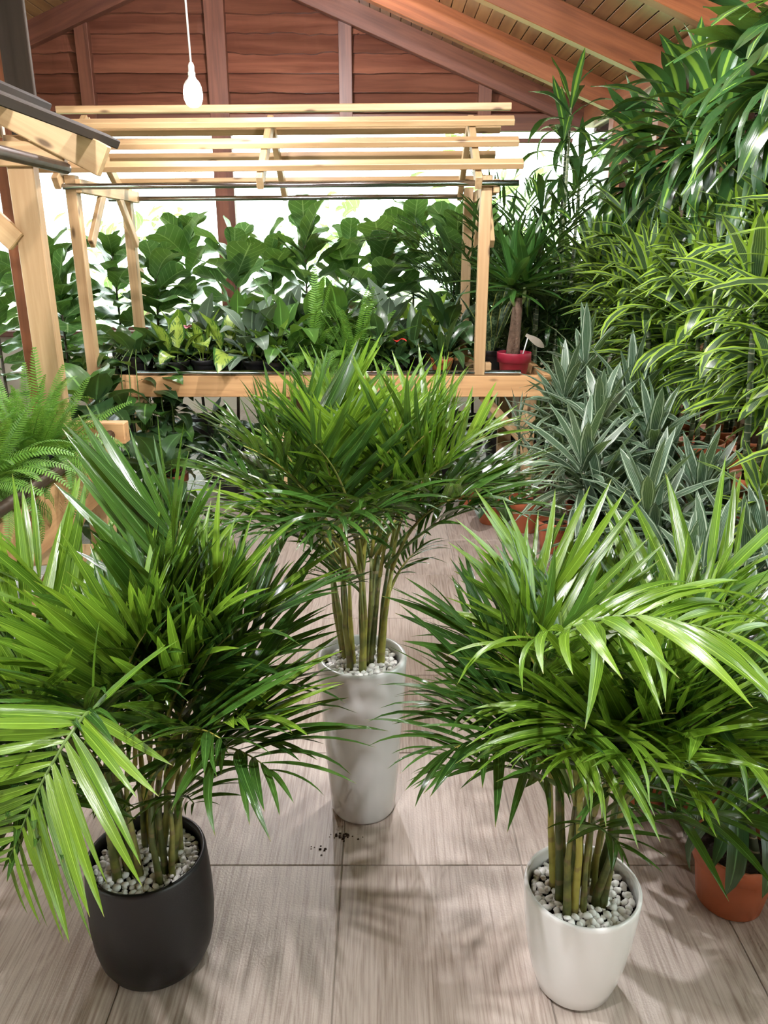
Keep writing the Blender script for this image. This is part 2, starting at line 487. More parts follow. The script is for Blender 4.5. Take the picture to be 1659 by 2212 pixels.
def leaf_geo(L, W, prof, bend=40, p=1.3, fold=0.25, nseg=7, nx=3, wave=0.0, twist=0.0, wv=3, lift=0.0):
    """blade along +Y, upper face +Z, bending towards -Z"""
    vs, uv, fs = [], [], []
    y = z = 0.0
    ts = [i / nseg for i in range(nseg + 1)]
    for i, t in enumerate(ts):
        th = R(-lift + bend * t ** p)
        if i:
            tm = (t + ts[i - 1]) / 2
            tb = R(-lift + bend * tm ** p)
            y += math.cos(tb) * L / nseg
            z -= math.sin(tb) * L / nseg
        w = W * prof(t)
        for k in range(nx):
            s = k / (nx - 1) * 2 - 1
            xx = s * w / 2
            up = fold * abs(xx) + wave * W * math.sin(t * wv * 6.283 + (1.3 if s > 0 else 0)) * s * s
            tw = R(twist) * t
            x2 = xx * math.cos(tw) - up * math.sin(tw)
            u2 = xx * math.sin(tw) + up * math.cos(tw)
            vs.append((x2, y + u2 * math.sin(th), z + u2 * math.cos(th)))
            uv.append((k / (nx - 1), t))
    for i in range(nseg):
        for k in range(nx - 1):
            a = i * nx + k
            fs.append((a, a + 1, a + nx + 1, a + nx))
    return np.array(vs), fs, np.array(uv)

def leaf_variants(name, mat, L, W, prof, bends, seed=1, **kw):
    rg = random.Random(seed)
    out = []
    for bnd in bends:
        k = dict(kw)
        k['twist'] = rg.uniform(-25, 25) if 'twist' not in kw else kw['twist']
        g = leaf_geo(L, W, prof, bend=bnd, **k)
        out.append((mesh(name, g[0], g[1], mat, True, g[2]), g))
    return out

def orient(loc, az, el, roll=0.0, scale=(1, 1, 1)):
    """az, el, roll in degrees; +Y of the blade points along az/el"""
    a, e = R(az), R(el)
    y = Vector((math.cos(e) * math.cos(a), math.cos(e) * math.sin(a), math.sin(e)))
    x = Vector((math.sin(a), -math.cos(a), 0))
    z = x.cross(y)
    M = Matrix(((x.x, y.x, z.x), (x.y, y.y, z.y), (x.z, y.z, z.z))).to_4x4()
    M = Matrix.Translation(loc) @ M
    if roll:
        M = M @ Matrix.Rotation(R(roll), 4, 'Y')
    if isinstance(scale, (int, float)):
        scale = (scale,) * 3
    return M @ Matrix.Diagonal((*scale, 1))

def join_inst(name, items, mat, parent, stuff=True):
    """items: list of (geo, Matrix) joined into one mesh"""
    vs, fs, uv, n = [], [], [], 0
    for g, M in items:
        A = np.array(M)
        v = g[0] @ A[:3, :3].T + A[:3, 3]
        vs.append(v)
        uv.append(g[2])
        fs.extend([tuple(i + n for i in f) for f in g[1]])
        n += len(v)
    o = obj(name, mesh(name, np.concatenate(vs), fs, mat, True, np.concatenate(uv)), parent)
    if stuff:
        o['kind'] = 'stuff'
    return o

P_DRAC = lerp_prof([(0, .55), (.1, .5), (.3, .88), (.5, 1), (.75, .72), (.9, .36), (1, 0.02)])
P_MASS = lerp_prof([(0, .4), (.1, .42), (.3, .8), (.55, 1), (.8, .72), (.93, .3), (1, 0.02)])
P_PALM = lerp_prof([(0, .3), (.08, .62), (.25, 1), (.5, .92), (.75, .62), (.9, .3), (1, 0.02)])
P_FIG = lerp_prof([(0, .05), (.07, .08), (.13, .34), (.22, .55), (.35, .66), (.48, .74), (.62, .92), (.76, 1), (.86, .95), (.94, .74), (1, .34)])
P_OVAL = lerp_prof([(0, .05), (.30, .06), (.38, .5), (.5, .92), (.62, 1), (.8, .72), (.93, .3), (1, .02)])
P_HEART = lerp_prof([(0, .05), (.28, .05), (.31, .6), (.42, 1), (.55, .97), (.75, .66), (.9, .3), (1, .02)])
P_LONG = lerp_prof([(0, .08), (.25, .09), (.35, .55), (.55, 1), (.75, .8), (.9, .4), (1, .02)])
P_YUC = lerp_prof([(0, .8), (.08, .55), (.3, .85), (.5, 1), (.75, .7), (.9, .36), (1, .02)])
P_SNAKE = lerp_prof([(0, .5), (.3, .85), (.6, 1), (.85, .7), (.95, .35), (1, .03)])

BD = (8, 18, 30, 45, 60, 80)
V_PALM = {m: leaf_variants('leaflet', m, 1.0, 0.086, P_PALM, (4, 14, 28, 45, 65, 90), 3, p=1.5, fold=0.35, nseg=7) for m in ('leaf_palm', 'leaf_palm_young')}
V_LEMON = leaf_variants('leaf', 'leaf_lemon', 1.0, 0.125, P_DRAC, BD, 5, p=1.4, fold=0.14, nseg=8, wave=0.05)
V_WARN = leaf_variants('leaf', 'leaf_warneck', 1.0, 0.125, P_DRAC, BD, 6, p=1.4, fold=0.16, nseg=8, wave=0.04)
V_MASS = leaf_variants('leaf', 'leaf_mass', 1.0, 0.145, P_MASS, (20, 55, 80, 100, 125, 90), 7, p=1.2, fold=0.25, nseg=9, wave=0.08, wv=2)
V_FIG = leaf_variants('leaf', 'leaf_fig', 1.0, 0.76, P_FIG, (10, 25, 45, 60, 35, 70), 8, p=1.2, fold=0.22, nseg=12, nx=5, wave=0.035, wv=2.2)
V_DIEF = leaf_variants('leaf', 'leaf_dieff', 1.0, 0.36, P_OVAL, (30, 60, 85, 110), 9, p=2.0, fold=0.25, nseg=8, wave=0.04)
V_DARK = leaf_variants('leaf', 'leaf_dark', 1.0, 0.34, P_OVAL, (30, 60, 85, 120), 10, p=2.0, fold=0.22, nseg=8, wave=0.05)
V_MID = leaf_variants('leaf', 'leaf_mid', 1.0, 0.34, P_OVAL, (30, 60, 85, 110), 11, p=2.0, fold=0.22, nseg=8, wave=0.05)
V_SILV = leaf_variants('leaf', 'leaf_silver', 1.0, 0.36, P_OVAL, (40, 70, 95, 120), 12, p=2.0, fold=0.2, nseg=8, wave=0.05)
V_LIME = leaf_variants('leaf', 'leaf_lime', 1.0, 0.40, P_OVAL, (20, 45, 70), 13, p=2.0, fold=0.3, nseg=8, wave=0.05)
V_HEART = leaf_variants('leaf', 'leaf_dark', 1.0, 0.56, P_HEART, (60, 90, 120, 150), 14, p=1.6, fold=0.15, nseg=9, nx=5, wave=0.03)
V_HEARTM = leaf_variants('leaf', 'leaf_mid', 1.0, 0.56, P_HEART, (50, 90, 120), 15, p=1.6, fold=0.15, nseg=9, nx=5, wave=0.03)
V_HEARTS = leaf_variants('leaf', 'leaf_silver', 1.0, 0.56, P_HEART, (50, 90, 120), 15, p=1.6, fold=0.15, nseg=9, nx=5, wave=0.03)
V_LONG = leaf_variants('leaf', 'leaf_dark', 1.0, 0.20, P_LONG, (30, 60, 90, 110), 16, p=1.6, fold=0.3, nseg=8, wave=0.05)
V_YUC = leaf_variants('leaf', 'leaf_yucca', 1.0, 0.105, P_YUC, (3, 8, 14, 22), 17, p=1.5, fold=0.45, nseg=6)
V_DPALM = leaf_variants('leaflet', 'leaf_palm_dark', 1.0, 0.085, P_PALM, (14, 30, 50, 75), 18, p=1.5, fold=0.3, nseg=6)
V_OUT = leaf_variants('leaf', 'leaf_outdoor', 1.0, 0.34, P_OVAL, (30, 60, 90), 19, p=1.6, fold=0.2, nseg=5)

ORD = ['first', 'second', 'third', 'fourth', 'fifth', 'sixth', 'seventh', 'eighth', 'ninth', 'tenth', 'eleventh', 'twelfth', 'thirteenth', 'fourteenth', 'fifteenth', 'sixteenth']
CAM = Vector((0, 0, 1.7))

# ================================================================== THE SETTING
RX, RZ, SL = -1.6, 4.19, 0.394            # ridge x, height of rafter undersides there, slope
def under(x):
    return RZ - SL * abs(x - RX)
YB = 8.5                                  # back wall
XR, XL = 1.95, -5.15
YF = -3.2                                 # roof ends behind the camera

floor = struct(box('floor', (-1.6, 3.55, -0.028), (7.3, 10.1, 0.05), 'grout', bev=0.001))
struct(box('floor_front', (-1.6, -2.36, -0.025), (7.3, 1.7, 0.05), 'plaster', bev=0.001))
TX, TY = 0.522, 0.531
tv, tf = box_geo(TX - 0.0038, TY - 0.0038, 0.012, 0.0012)
tile_me = mesh('tile', tv, tf, 'floor_tile')
for i in range(-6, 5):
    for j in range(-2, 13):
        o = obj('tile', tile_me, floor)
        o.location = (-0.122 + TX * (i + 0.5) + 1.6, 1.811 + TY * (j + 0.5) - 3.55, 0.022)
# floor object is centred at (-1.6, 3.55, -0.028): tile tops lie at z = 0

ground = struct(obj('ground', mesh('ground', [(-30, -8, -0.3), (30, -8, -0.3), (30, 40, -0.3), (-30, 40, -0.3)], [(0, 1, 2, 3)], 'outdoor_ground')))

# ---- back wall: low plinth, timber posts, glass, clad gable
wall_back = struct(box('wall_back', (-1.6, YB + 0.10, 0.375), (7.3, 0.12, 0.85), 'plaster'))
gz0 = 2.80
gv = [(XL, YB + 0.06, gz0), (XR, YB + 0.06, gz0), (XR, YB + 0.06, under(XR) + .2), (RX, YB + 0.06, RZ + .2), (XL, YB + 0.06, under(XL) + .2)]
gv2 = [(x, y + 0.08, z) for x, y, z in gv]
gable = struct(obj('wall_gable', mesh('gable', gv + gv2, [(0, 1, 2, 3, 4), (9, 8, 7, 6, 5), (0, 5, 6, 1), (1, 6, 7, 2), (2, 7, 8, 3), (3, 8, 9, 4), (4, 9, 5, 0)], 'red_wood')))
rg = random.Random(11)
STUDS = (-4.1, -2.87, RX, -0.37, 0.98)
edges_x = [XL] + list(STUDS) + [XR]
pitch = 0.168
row = 0
z = gz0
while z < RZ + 0.1:
    for a, b_ in zip(edges_x[:-1], edges_x[1:]):
        # clip to the roof line
        zt = z + pitch + 0.012
        lo, hi = a, b_
        lim = (RZ + .12 - z) / SL
        lo = max(lo, RX - lim); hi = min(hi, RX + lim)
        if hi - lo < 0.12:
            continue
        n = 22
        vs, fs = [], []
        ph = rg.uniform(0, 9)
        rough_edge = rg.choice((0.004, 0.008, 0.016))
        for k in range(n + 1):
            x = lo + (hi - lo) * k / n
            wob = (math.sin(x * 5 + ph) * 0.5 + math.sin(x * 13 + ph * 2) * 0.3 + rg.uniform(-.5, .5)) * rough_edge
            top = min(zt, under(x) + 0.19)
            zb = min(z - 0.006 + wob, top - 0.005)
            vs += [(x, YB - 0.022, zb), (x, YB + 0.036, top), (x, YB + 0.058, top), (x, YB + 0.058, zb)]
        for k in range(n):
            q = k * 4
            for e in range(4):
                e2 = (e + 1) % 4
                fs.append((q + e, q + 4 + e, q + 4 + e2, q + e2))
        fs += [(0, 1, 2, 3), (n * 4 + 3, n * 4 + 2, n * 4 + 1, n * 4)]
        obj('plank', mesh('plank', vs, [f[::-1] for f in fs], 'red_board'), gable)
    z += pitch
for x in STUDS:
    w = 0.19 if x == RX else 0.13
    z0 = 0.8 if x == RX else gz0
    struct(beam('wall_stud', (x, YB - 0.03, z0), (x, YB - 0.03, under(x) + 0.08), 0.10, w, 'red_wood', up=(1, 0, 0)))
struct(beam('window_header', (XL, YB - 0.02, gz0 + 0.06), (XR, YB - 0.02, gz0 + 0.06), 0.10, 0.15, 'red_wood'))
struct(beam('window_sill', (XL, YB + 0.04, 0.83), (XR, YB + 0.04, 0.83), 0.22, 0.06, 'red_wood'))
for i, (a, b_) in enumerate(((XL + .08, -3.42), (-3.28, RX - 0.1), (RX + 0.1, 0.33), (0.39, XR - 0.06))):
    w = struct(beam('window_%d' % (i + 1), (a, YB + 0.09, 0.87), (b_, YB + 0.09, 0.87), 0.05, 0.04, 'red_wood'))
    beam('window_frame', Vector((0, 0, 1.845)) + Vector((-(b_ - a) / 2, 0, 0)), Vector((0, 0, 1.845)) + Vector(((b_ - a) / 2, 0, 0)), 0.05, 0.04, 'red_wood', w)
    box('pane', (0, 0, 0.92), (b_ - a, 0.006, 1.80), 'window_glass', w, 0.001)
for x in (-3.35, 0.36):
    pass

# ---- side walls
def side_wall(X, nm, sgn, k0):
    wl = struct(box('wall_' + nm, (X + sgn * 0.06, (YF + YB) / 2, 0.4), (0.10, YB - YF, 0.8), 'plaster'))
    zp = under(X) + 0.10
    struct(beam('wall_plate', (X + sgn * 0.05, YF, zp), (X + sgn * 0.05, YB - 0.1, zp), 0.14, 0.17, 'rafter_wood'))
    struct(beam('window_sill', (X + sgn * 0.04, YF, 0.83), (X + sgn * 0.04, YB - 0.1, 0.83), 0.16, 0.05, 'red_wood'))
    ys = [8.4, 7.35, 6.15, 4.95, 3.75, 2.55, 1.35, 0.15, -1.05, -3.1]
    for y in ys[1:]:
        struct(beam('wall_post', (X + sgn * 0.05, y, 0.855), (X + sgn * 0.05, y, zp - 0.08), 0.13, 0.13, 'rafter_wood', up=(1, 0, 0)))
    for y1, y0 in zip(ys[:-1], ys[1:]):
        wn_ = struct(beam('window_%d' % k0, (X + sgn * 0.07, y0 + 0.07, 0.875), (X + sgn * 0.07, y1 - 0.07, 0.875), 0.04, 0.03, 'red_wood'))
        box('pane', (0, 0, (zp - 0.08 - 0.875) / 2), (y1 - y0 - 0.126, 0.006, zp - 0.11 - 0.875), 'window_glass', wn_, 0.001)
        k0 += 1
side_wall(XR, 'right', 1, 5)
side_wall(XL, 'left', -1, 14)

wf = struct(obj('wall_front', mesh('wall_front', [(x, y, z_) for y in (YF + .02, YF - .08) for x, z_ in ((XL, 0), (XR, 0), (XR, under(XR) + .2), (RX, RZ + .2), (XL, under(XL) + .2))],
    [(4, 3, 2, 1, 0), (5, 6, 7, 8, 9), (0, 1, 6, 5), (1, 2, 7, 6), (2, 3, 8, 7), (3, 4, 9, 8), (4, 0, 5, 9)], 'red_wood')))  # unseen wall, made solid to cut daylight fill from behind the camera
# ---- roof: slab, boards and rafters
OFF = 0.20
def slab(x0, x1, off, th):
    vs = []
    for x in (x0, x1):
        for y in (YF, YB + 0.5):
            for d in (0, th):
                vs.append((x, y, under(x) + off + d))
    return vs, [(0, 4, 6, 2), (1, 3, 7, 5), (0, 1, 5, 4), (2, 6, 7, 3), (0, 2, 3, 1), (4, 5, 7, 6)]
v1, f1 = slab(RX, XR + 0.20, OFF + 0.022, 0.08)
v2, f2 = slab(XL - 0.20, RX, OFF + 0.022, 0.08)
ceiling = struct(obj('ceiling', mesh('ceiling', v1 + v2, f1 + [tuple(i + 8 for i in f) for f in f2], 'ceiling_board')))
rg = random.Random(5)
ang = math.atan(SL)
bw = 0.104
for side in (1, -1):
    k = 0
    while True:
        s0 = 0.02 + k * bw
        xc = RX + side * (s0 + bw / 2) * math.cos(ang)
        if xc > XR + 0.1 or xc < XL - 0.1:
            break
        cuts = [YF, rg.uniform(2.2, 4.6), YB] if side > 0 else [YF, YB]
        if side > 0 and k % 3 == 0:
            cuts.insert(2, rg.uniform(5.2, 7.9))
        for a, b_ in zip(cuts[:-1], cuts[1:]):
            o = beam('plank', (xc, a + 0.003, under(xc) + OFF + 0.010), (xc, b_ - 0.003, under(xc) + OFF + 0.010), bw - 0.006, 0.018, 'ceiling_board', ceiling,
                     up=(side * math.sin(ang), 0, math.cos(ang)), bev=0.004)
        k += 1
for y in (8.40, 7.35, 6.15, 4.95, 3.75, 2.55, 1.35, 0.15):
    for side, xe in ((1, XR + 0.02), (-1, XL - 0.02)):
        hh = 0.195
        a = Vector((RX + side * 0.01, y, under(RX) + hh / 2))
        b_ = Vector((xe, y, under(xe) + hh / 2))
        struct(beam('roof_rafter', a, b_, 0.10, hh, 'red_wood' if y > 8 else 'rafter_wood'))
struct(beam('ridge_post', (-2.05, 4.68, 0.0), (-2.05, 4.68, under(-2.05) + 0.02), 0.13, 0.13, 'rafter_wood', up=(1, 0, 0)))

struct(beam('post_shade_strip', (-1.915, 4.60, 2.14), (-1.915, 4.60, under(-1.915) - 0.02), 0.03, 0.15, 'dark_rail', up=(1, 0, 0)))  # dark colour stands in for the shade on the backlit upper post

# ================================================================== THE RACKS
def rail_set(root, axis_pts, w, h, mat='pine'):
    for n_, p0, p1 in axis_pts:
        beam(n_, p0, p1, w, h, mat, root)

# ---- plant rack across the back of the aisle
rk = thing('plant_rack', 'long pine plant rack with slatted gable top standing across the aisle', 'rack', (-0.62, 5.45, 0))
def L(x, y, z):
    return Vector((x + 0.62, y - 5.45, z))
y0, y1 = 4.93, 5.97
beam('front_beam', L(-1.95, y0, 0.87), L(1.06, y0, 0.87), 0.05, 0.135, 'pine_beam', rk)
beam('rear_beam', L(-1.95, y1, 0.87), L(1.06, y1, 0.87), 0.05, 0.135, 'pine_beam', rk)
for x in (-1.93, 1.04):
    beam('end_beam', L(x, y0 + 0.026, 0.87), L(x, y1 - 0.026, 0.87), 0.04, 0.13, 'pine_beam', rk)
for k in range(8):
    y = y0 + 0.09 + k * 0.1225
    beam('shelf_slat', L(-1.90, y, 0.872), L(1.01, y, 0.872), 0.10, 0.02, 'pine', rk)
for x in (-1.86, -0.62, 0.93):
    for y in (y0 + 0.06, y1 - 0.06):
        beam('leg', L(x, y, 0.065), L(x, y, 0.80), 0.10, 0.07, 'pine', rk, up=(0, 1, 0))
        cs = lathe('caster', [(0.008, 0.0), (0.018, 0.004), (0.021, 0.02), (0.018, 0.036), (0.012, 0.05), (0.022, 0.055), (0.022, 0.064), (0.005, 0.065)], 'caster_black', rk, 12)
        cs.location = L(x, y, 0)
for sx, x in ((1, -1.86), (-1, 0.93)):
    beam('knee_brace', L(x + sx * 0.02, y0 + 0.05, 0.50), L(x + sx * 0.30, y0 + 0.05, 0.80), 0.03, 0.06, 'pine', rk)
PX = (-1.83, 0.60)
for x in PX:
    for y in (y0 + 0.01, y1 - 0.01):
        beam('post', L(x, y, 0.94), L(x, y, 2.10), 0.075, 0.065, 'pine', rk, up=(1, 0, 0))
    beam('tie_beam', L(x + 0.055, y0 - 0.05, 2.04), L(x + 0.055, y1 + 0.05, 2.04), 0.035, 0.075, 'pine', rk)
    beam('knee_brace', L(x + 0.055, y0 + 0.06, 1.72), L(x + 0.055, y0 + 0.36, 2.02), 0.03, 0.065, 'pine', rk)
    beam('knee_brace', L(x + 0.055, y1 - 0.06, 1.72), L(x + 0.055, y1 - 0.36, 2.02), 0.03, 0.065, 'pine', rk)
ym = (y0 + y1) / 2
for x in (-1.83, -0.66, 0.60):
    xx = x - 0.055
    beam('gable_rafter', L(xx, y0 - 0.09, 2.05), L(xx, ym, 2.46), 0.04, 0.075, 'pine', rk)
    beam('gable_rafter', L(xx, y1 + 0.09, 2.05), L(xx, ym + 0.002, 2.455), 0.038, 0.075, 'pine', rk)
sl = 0.41 / (ym - y0 + 0.09)
for s in (-1, 1):
    for t in (0.03, 0.24, 0.45):
        y = (y0 - 0.09 + t) if s < 0 else (y1 + 0.09 - t)
        zz = 2.05 + sl * t + 0.066
        x0, x1 = (-1.99, 0.80) if s < 0 else (-1.9, 0.76)
        o = beam('roof_batten', L(x0, y, zz), L(x1, y, zz + 0.02), 0.06, 0.038, 'pine', rk, up=(0, s * math.sin(math.atan(sl)), math.cos(math.atan(sl))))
beam('ridge_batten', L(-2.06, ym, 2.52), L(0.80, ym, 2.54), 0.05, 0.042, 'pine', rk)
tube('front_pipe', [L(-1.86, y0 - 0.055, 2.035), L(0.78, y0 - 0.055, 2.055)], 0.017, 'steel_pipe', rk, 10)
tube('rear_pipe', [L(-1.98, y1 + 0.05, 2.03), L(0.80, y1 + 0.05, 2.05)], 0.017, 'steel_pipe', rk, 10)
tube('edge_pipe', [L(-1.55, y0 - 0.01, 0.955), L(0.86, y0 - 0.01, 0.955)], 0.017, 'steel_pipe', rk, 10)
tray = box('tray', L(-0.66, 5.45, 0.890), (2.5, 0.90, 0.012), 'black_plastic', rk)
box('post_foot', L(0.655, y0 + 0.02, 0.935), (0.04, 0.06, 0.16), 'pine', rk, rot=(0, 0.0, 0))

# ---- plant rack along the left side of the aisle
rb = thing('plant_rack', 'pine plant rack at the left edge carrying a bushy fern', 'rack', (-1.85, 2.1, 0))
def L2(x, y, z):
    return Vector((x + 1.85, y - 2.1, z))
xa, xb = -1.27, -2.35
beam('end_beam', L2(-2.42, 3.47, 0.905), L2(-1.17, 3.47, 0.905), 0.07, 0.095, 'pine_beam', rb)
beam('end_beam', L2(-2.42, 0.75, 0.905), L2(-1.17, 0.75, 0.905), 0.07, 0.095, 'pine_beam', rb)
beam('side_beam', L2(xa, 0.79, 0.745), L2(xa, 3.43, 0.745), 0.045, 0.22, 'pine_beam', rb)
beam('side_beam', L2(xb, 0.79, 0.745), L2(xb, 3.43, 0.745), 0.045, 0.22, 'pine_beam', rb)
for k in range(8):
    x = xb + 0.08 + k * 0.131
    beam('shelf_slat', L2(x, 0.80, 0.79), L2(x, 3.43, 0.79), 0.10, 0.02, 'pine', rb)
for x in (xa - 0.05, xb + 0.05):
    for y in (3.44, 2.1, 0.80):
        beam('leg', L2(x, y, 0.0), L2(x, y, 0.853 if y != 2.1 else 0.63), 0.09, 0.10, 'pine', rb, up=(0, 1, 0))
    beam('stretcher', L2(x, 0.86, 0.30), L2(x, 3.38, 0.30), 0.05, 0.09, 'pine', rb)
    for ya, yb_ in ((3.36, 2.6), (2.02, 1.2)):
        beam('cross_brace', L2(x + 0.02, ya, 0.36), L2(x + 0.02, yb_, 0.65), 0.03, 0.08, 'pine', rb)
    beam('cross_brace', L2(x - 0.012, 2.65, 0.36), L2(x - 0.012, 3.36, 0.65), 0.03, 0.08, 'pine', rb)
tube('edge_pipe', [L2(-1.235, 0.85, 0.90), L2(-1.235, 3.435, 0.90)], 0.022, 'rust_pipe', rb, 10)
beam('post', L2(-1.45, 3.40, 0.953), L2(-1.45, 3.40, 2.12), 0.06, 0.105, 'pine', rb, up=(1, 0, 0))
beam('post', L2(-2.30, 3.40, 0.953), L2(-2.30, 3.40, 2.12), 0.06, 0.135, 'pine', rb, up=(1, 0, 0))
for y in (3.34, 0.95):
    beam('gable_rafter', L2(-1.10, y, 2.02), L2(-1.88, y, 2.42), 0.05, 0.12, 'pine', rb)
    beam('gable_rafter', L2(-2.66, y, 2.02), L2(-1.882, y, 2.42), 0.048, 0.12, 'pine', rb)
    beam('knee_brace', L2(-1.50, y + 0.03, 1.72), L2(-1.84, y + 0.03, 2.06), 0.035, 0.09, 'pine', rb)
    beam('tie_beam', L2(-2.50, y + 0.025, 2.05), L2(-1.26, y + 0.025, 2.05), 0.04, 0.09, 'pine', rb)
for x, zz in ((-1.15, 2.125), (-1.42, 2.265), (-1.70, 2.41), (-2.06, 2.41), (-2.34, 2.265), (-2.61, 2.125)):
    s = 1 if x > -1.88 else -1
    beam('roof_batten', L2(x, 0.80, zz), L2(x, 3.62, zz), 0.065, 0.036, 'dark_rail', rb, up=(s * 0.456, 0, 0.89))
beam('mast', L2(-1.585, 3.445, 2.12), L2(-1.585, 3.445, 3.05), 0.03, 0.12, 'pine', rb, up=(1, 0, 0))
tube('roof_pipe', [L2(-1.25, 0.85, 1.995), L2(-1.25, 3.33, 1.995)], 0.022, 'rust_pipe', rb, 10)

# ---- timber bench along the right wall
sb = thing('plant_bench', 'low timber bench under the striped dracaenas along the right wall', 'bench', (1.70, 5.0, 0))
def L3(x, y, z):
    return Vector((x - 1.70, y - 5.0, z))
for k in range(4):
    x = 1.51 + k * 0.118
    beam('bench_plank', L3(x, 2.3, 0.585), L3(x, 7.6, 0.585), 0.11, 0.03, 'pine', sb)
for y in (2.4, 3.7, 5.0, 6.3, 7.5):
    beam('cross_bearer', L3(1.47, y, 0.54), L3(1.90, y, 0.54), 0.06, 0.058, 'pine', sb)
    for x in (1.49, 1.88):
        beam('leg', L3(x, y, 0), L3(x, y, 0.511), 0.06, 0.05, 'pine', sb, up=(0, 1, 0))

# ================================================================== LAMPS
def hanging_bulb(loc, top, label, tilt=(0.0, 0.0), glow='bulb_glow', sc=.75):
    t = thing('hanging_bulb', label, 'lamp', loc, 'bare bulbs on white cords')
    t.scale = (sc, sc, sc)
    h = (top - loc[2]) / sc
    tube('cord', [(tilt[0], tilt[1], h), (tilt[0] * .5, tilt[1] * .5, h * .55), (0, 0, 0.11)], 0.006, 'cord_white', t, 6)
    lathe('socket', [(0.006, 0.125), (0.012, 0.12), (0.018, 0.105), (0.018, 0.075), (0.022, 0.07), (0.022, 0.055), (0.018, 0.05)][::-1], 'cord_white', t, 16)
    lathe('collar', [(0.050, -0.005), (0.050, 0.004), (0.040, 0.022), (0.026, 0.036), (0.020, 0.05)], 'cord_white', t, 18)
    lathe('bulb_glass', [(0.006, -0.115), (0.026, -0.112), (0.043, -0.098), (0.054, -0.072), (0.056, -0.04), (0.051, -0.006), (0.006, -0.005)], glow, t, 20)
    return t
hanging_bulb((-1.0, 4.56, 2.50), under(-1.0) + 0.2, 'lit bare bulb on a white cord hanging in front of the pine plant rack', (-0.05, 0.10), 'bulb_glow_small', .88)
hanging_bulb((-1.05, 1.15, 2.95), under(-1.05) + 0.2, 'lit bare bulb over the left plant rack')
hanging_bulb((0.45, 3.3, 3.1), under(0.45) + 0.2, 'lit bare bulb over the aisle')
hanging_bulb((-0.75, 6.3, 3.47), under(-0.75) + 0.2, 'lit bare bulb high under the rafters near the gable')

hanging_bulb((-0.40, 0.30, 3.05), under(-0.40) + 0.2, 'added fill bulb over the front of the aisle, out of view')  # unseen bulb, added as frontal fill for the foreground

# ================================================================== POTS
_potcache = {}
def nursery_pot(root, r, h, mat, name='pot'):
    k = (round(r, 3), round(h, 3), mat)
    if k not in _potcache:
        pr = [(r * .70, 0), (r * .74, .004), (r * .90, h * .72), (r * .915, h * .74), (r * .98, h * .75), (r, h * .985), (r * .99, h), (r * .93, h), (r * .92, h * .97), (r * .88, h * .80), (r * .86, h * .80)]
        v, f = lathe_geo(pr, 22)
        me = mesh('pot', v, f[:-1], mat, True)
        n = 16
        sv = [(0, 0, h * .84)] + [(r * .90 * math.cos(6.2832 * i / n), r * .90 * math.sin(6.2832 * i / n), h * .82) for i in range(n)]
        sm = mesh('soil', sv, [(0, i + 1, (i + 1) % n + 1) for i in range(n)], 'soil')
        _potcache[k] = (me, sm)
    me, sm = _potcache[k]
    obj(name, me, root)
    obj('soil', sm, root)
    return h * .84

# ================================================================== ARECA PALMS
def pebble_variants():
    out = []
    rg = random.Random(77)
    for k in range(7):
        n, m = 8, 5
        sx, sy, sz = 1, rg.uniform(.65, .95), rg.uniform(.5, .75)
        vs, fs = [(0, 0, -sz)], []
        ex = rg.uniform(-.25, .25)
        for j in range(1, m):
            th = math.pi * j / m
            for i in range(n):
                ph = 6.2832 * i / n
                q = 1 + 0.13 * math.sin(ph * 2 + k) + rg.uniform(-.07, .07)
                vs.append((sx * math.sin(th) * math.cos(ph) * q * (1 + ex * math.sin(ph)), sy * math.sin(th) * math.sin(ph) * q, -sz * math.cos(th)))
        vs.append((0, 0, sz))
        for i in range(n):
            fs.append((0, 1 + (i + 1) % n, 1 + i))
        for j in range(m - 2):
            for i in range(n):
                a = 1 + j * n + i; b2 = 1 + j * n + (i + 1) % n
                fs.append((a, b2, b2 + n, a + n))
        l = len(vs) - 1
        for i in range(n):
            fs.append((l, l - n + i, l - n + (i + 1) % n))
        out.append(mesh('pebble', vs, fs, 'pebble_white', True))
    return out
PEB = pebble_variants()

def pebbles(pot, rad, z, size, seed, limit=300):
    rg = random.Random(seed)
    pts = []
    for layer, zz, dens in ((0, z, 1.0), (1, z + size * 0.7, 0.55)):
        cur = []
        tries = 0
        while tries < 4000:
            tries += 1
            a = rg.uniform(0, 6.2832)
            q = math.sqrt(rg.random()) * (rad - size)
            p = (q * math.cos(a), q * math.sin(a))
            if all((p[0] - c[0]) ** 2 + (p[1] - c[1]) ** 2 > (size * (1.25 if layer == 0 else 1.65)) ** 2 for c in cur):
                cur.append(p)
        pts += [(x, y, zz) for x, y in cur]
    pts = pts[:limit]
    for x, y, zz in pts:
        s = size * rg.uniform(0.75, 1.15)
        M = Matrix.Translation((x, y, zz + rg.uniform(-.2, .25) * size)) @ Matrix.Rotation(rg.uniform(0, 6.28), 4, 'Z') @ Matrix.Rotation(rg.uniform(-.4, .4), 4, 'X') @ Matrix.Diagonal((s, s, s, 1))
        obj('pebble', rg.choice(PEB), pot, M)

def frond_curve(base, az, el, length, bend, n=14, p=1.4, side=0.0):
    pts = [Vector(base)]
    for i in range(n):
        t = (i + 0.5) / n
        e = R(el - bend * t ** p)
        a = R(az + side * t)
        pts.append(pts[-1] + Vector((math.cos(e) * math.cos(a), math.cos(e) * math.sin(a), math.sin(e))) * (length / n))
    return pts

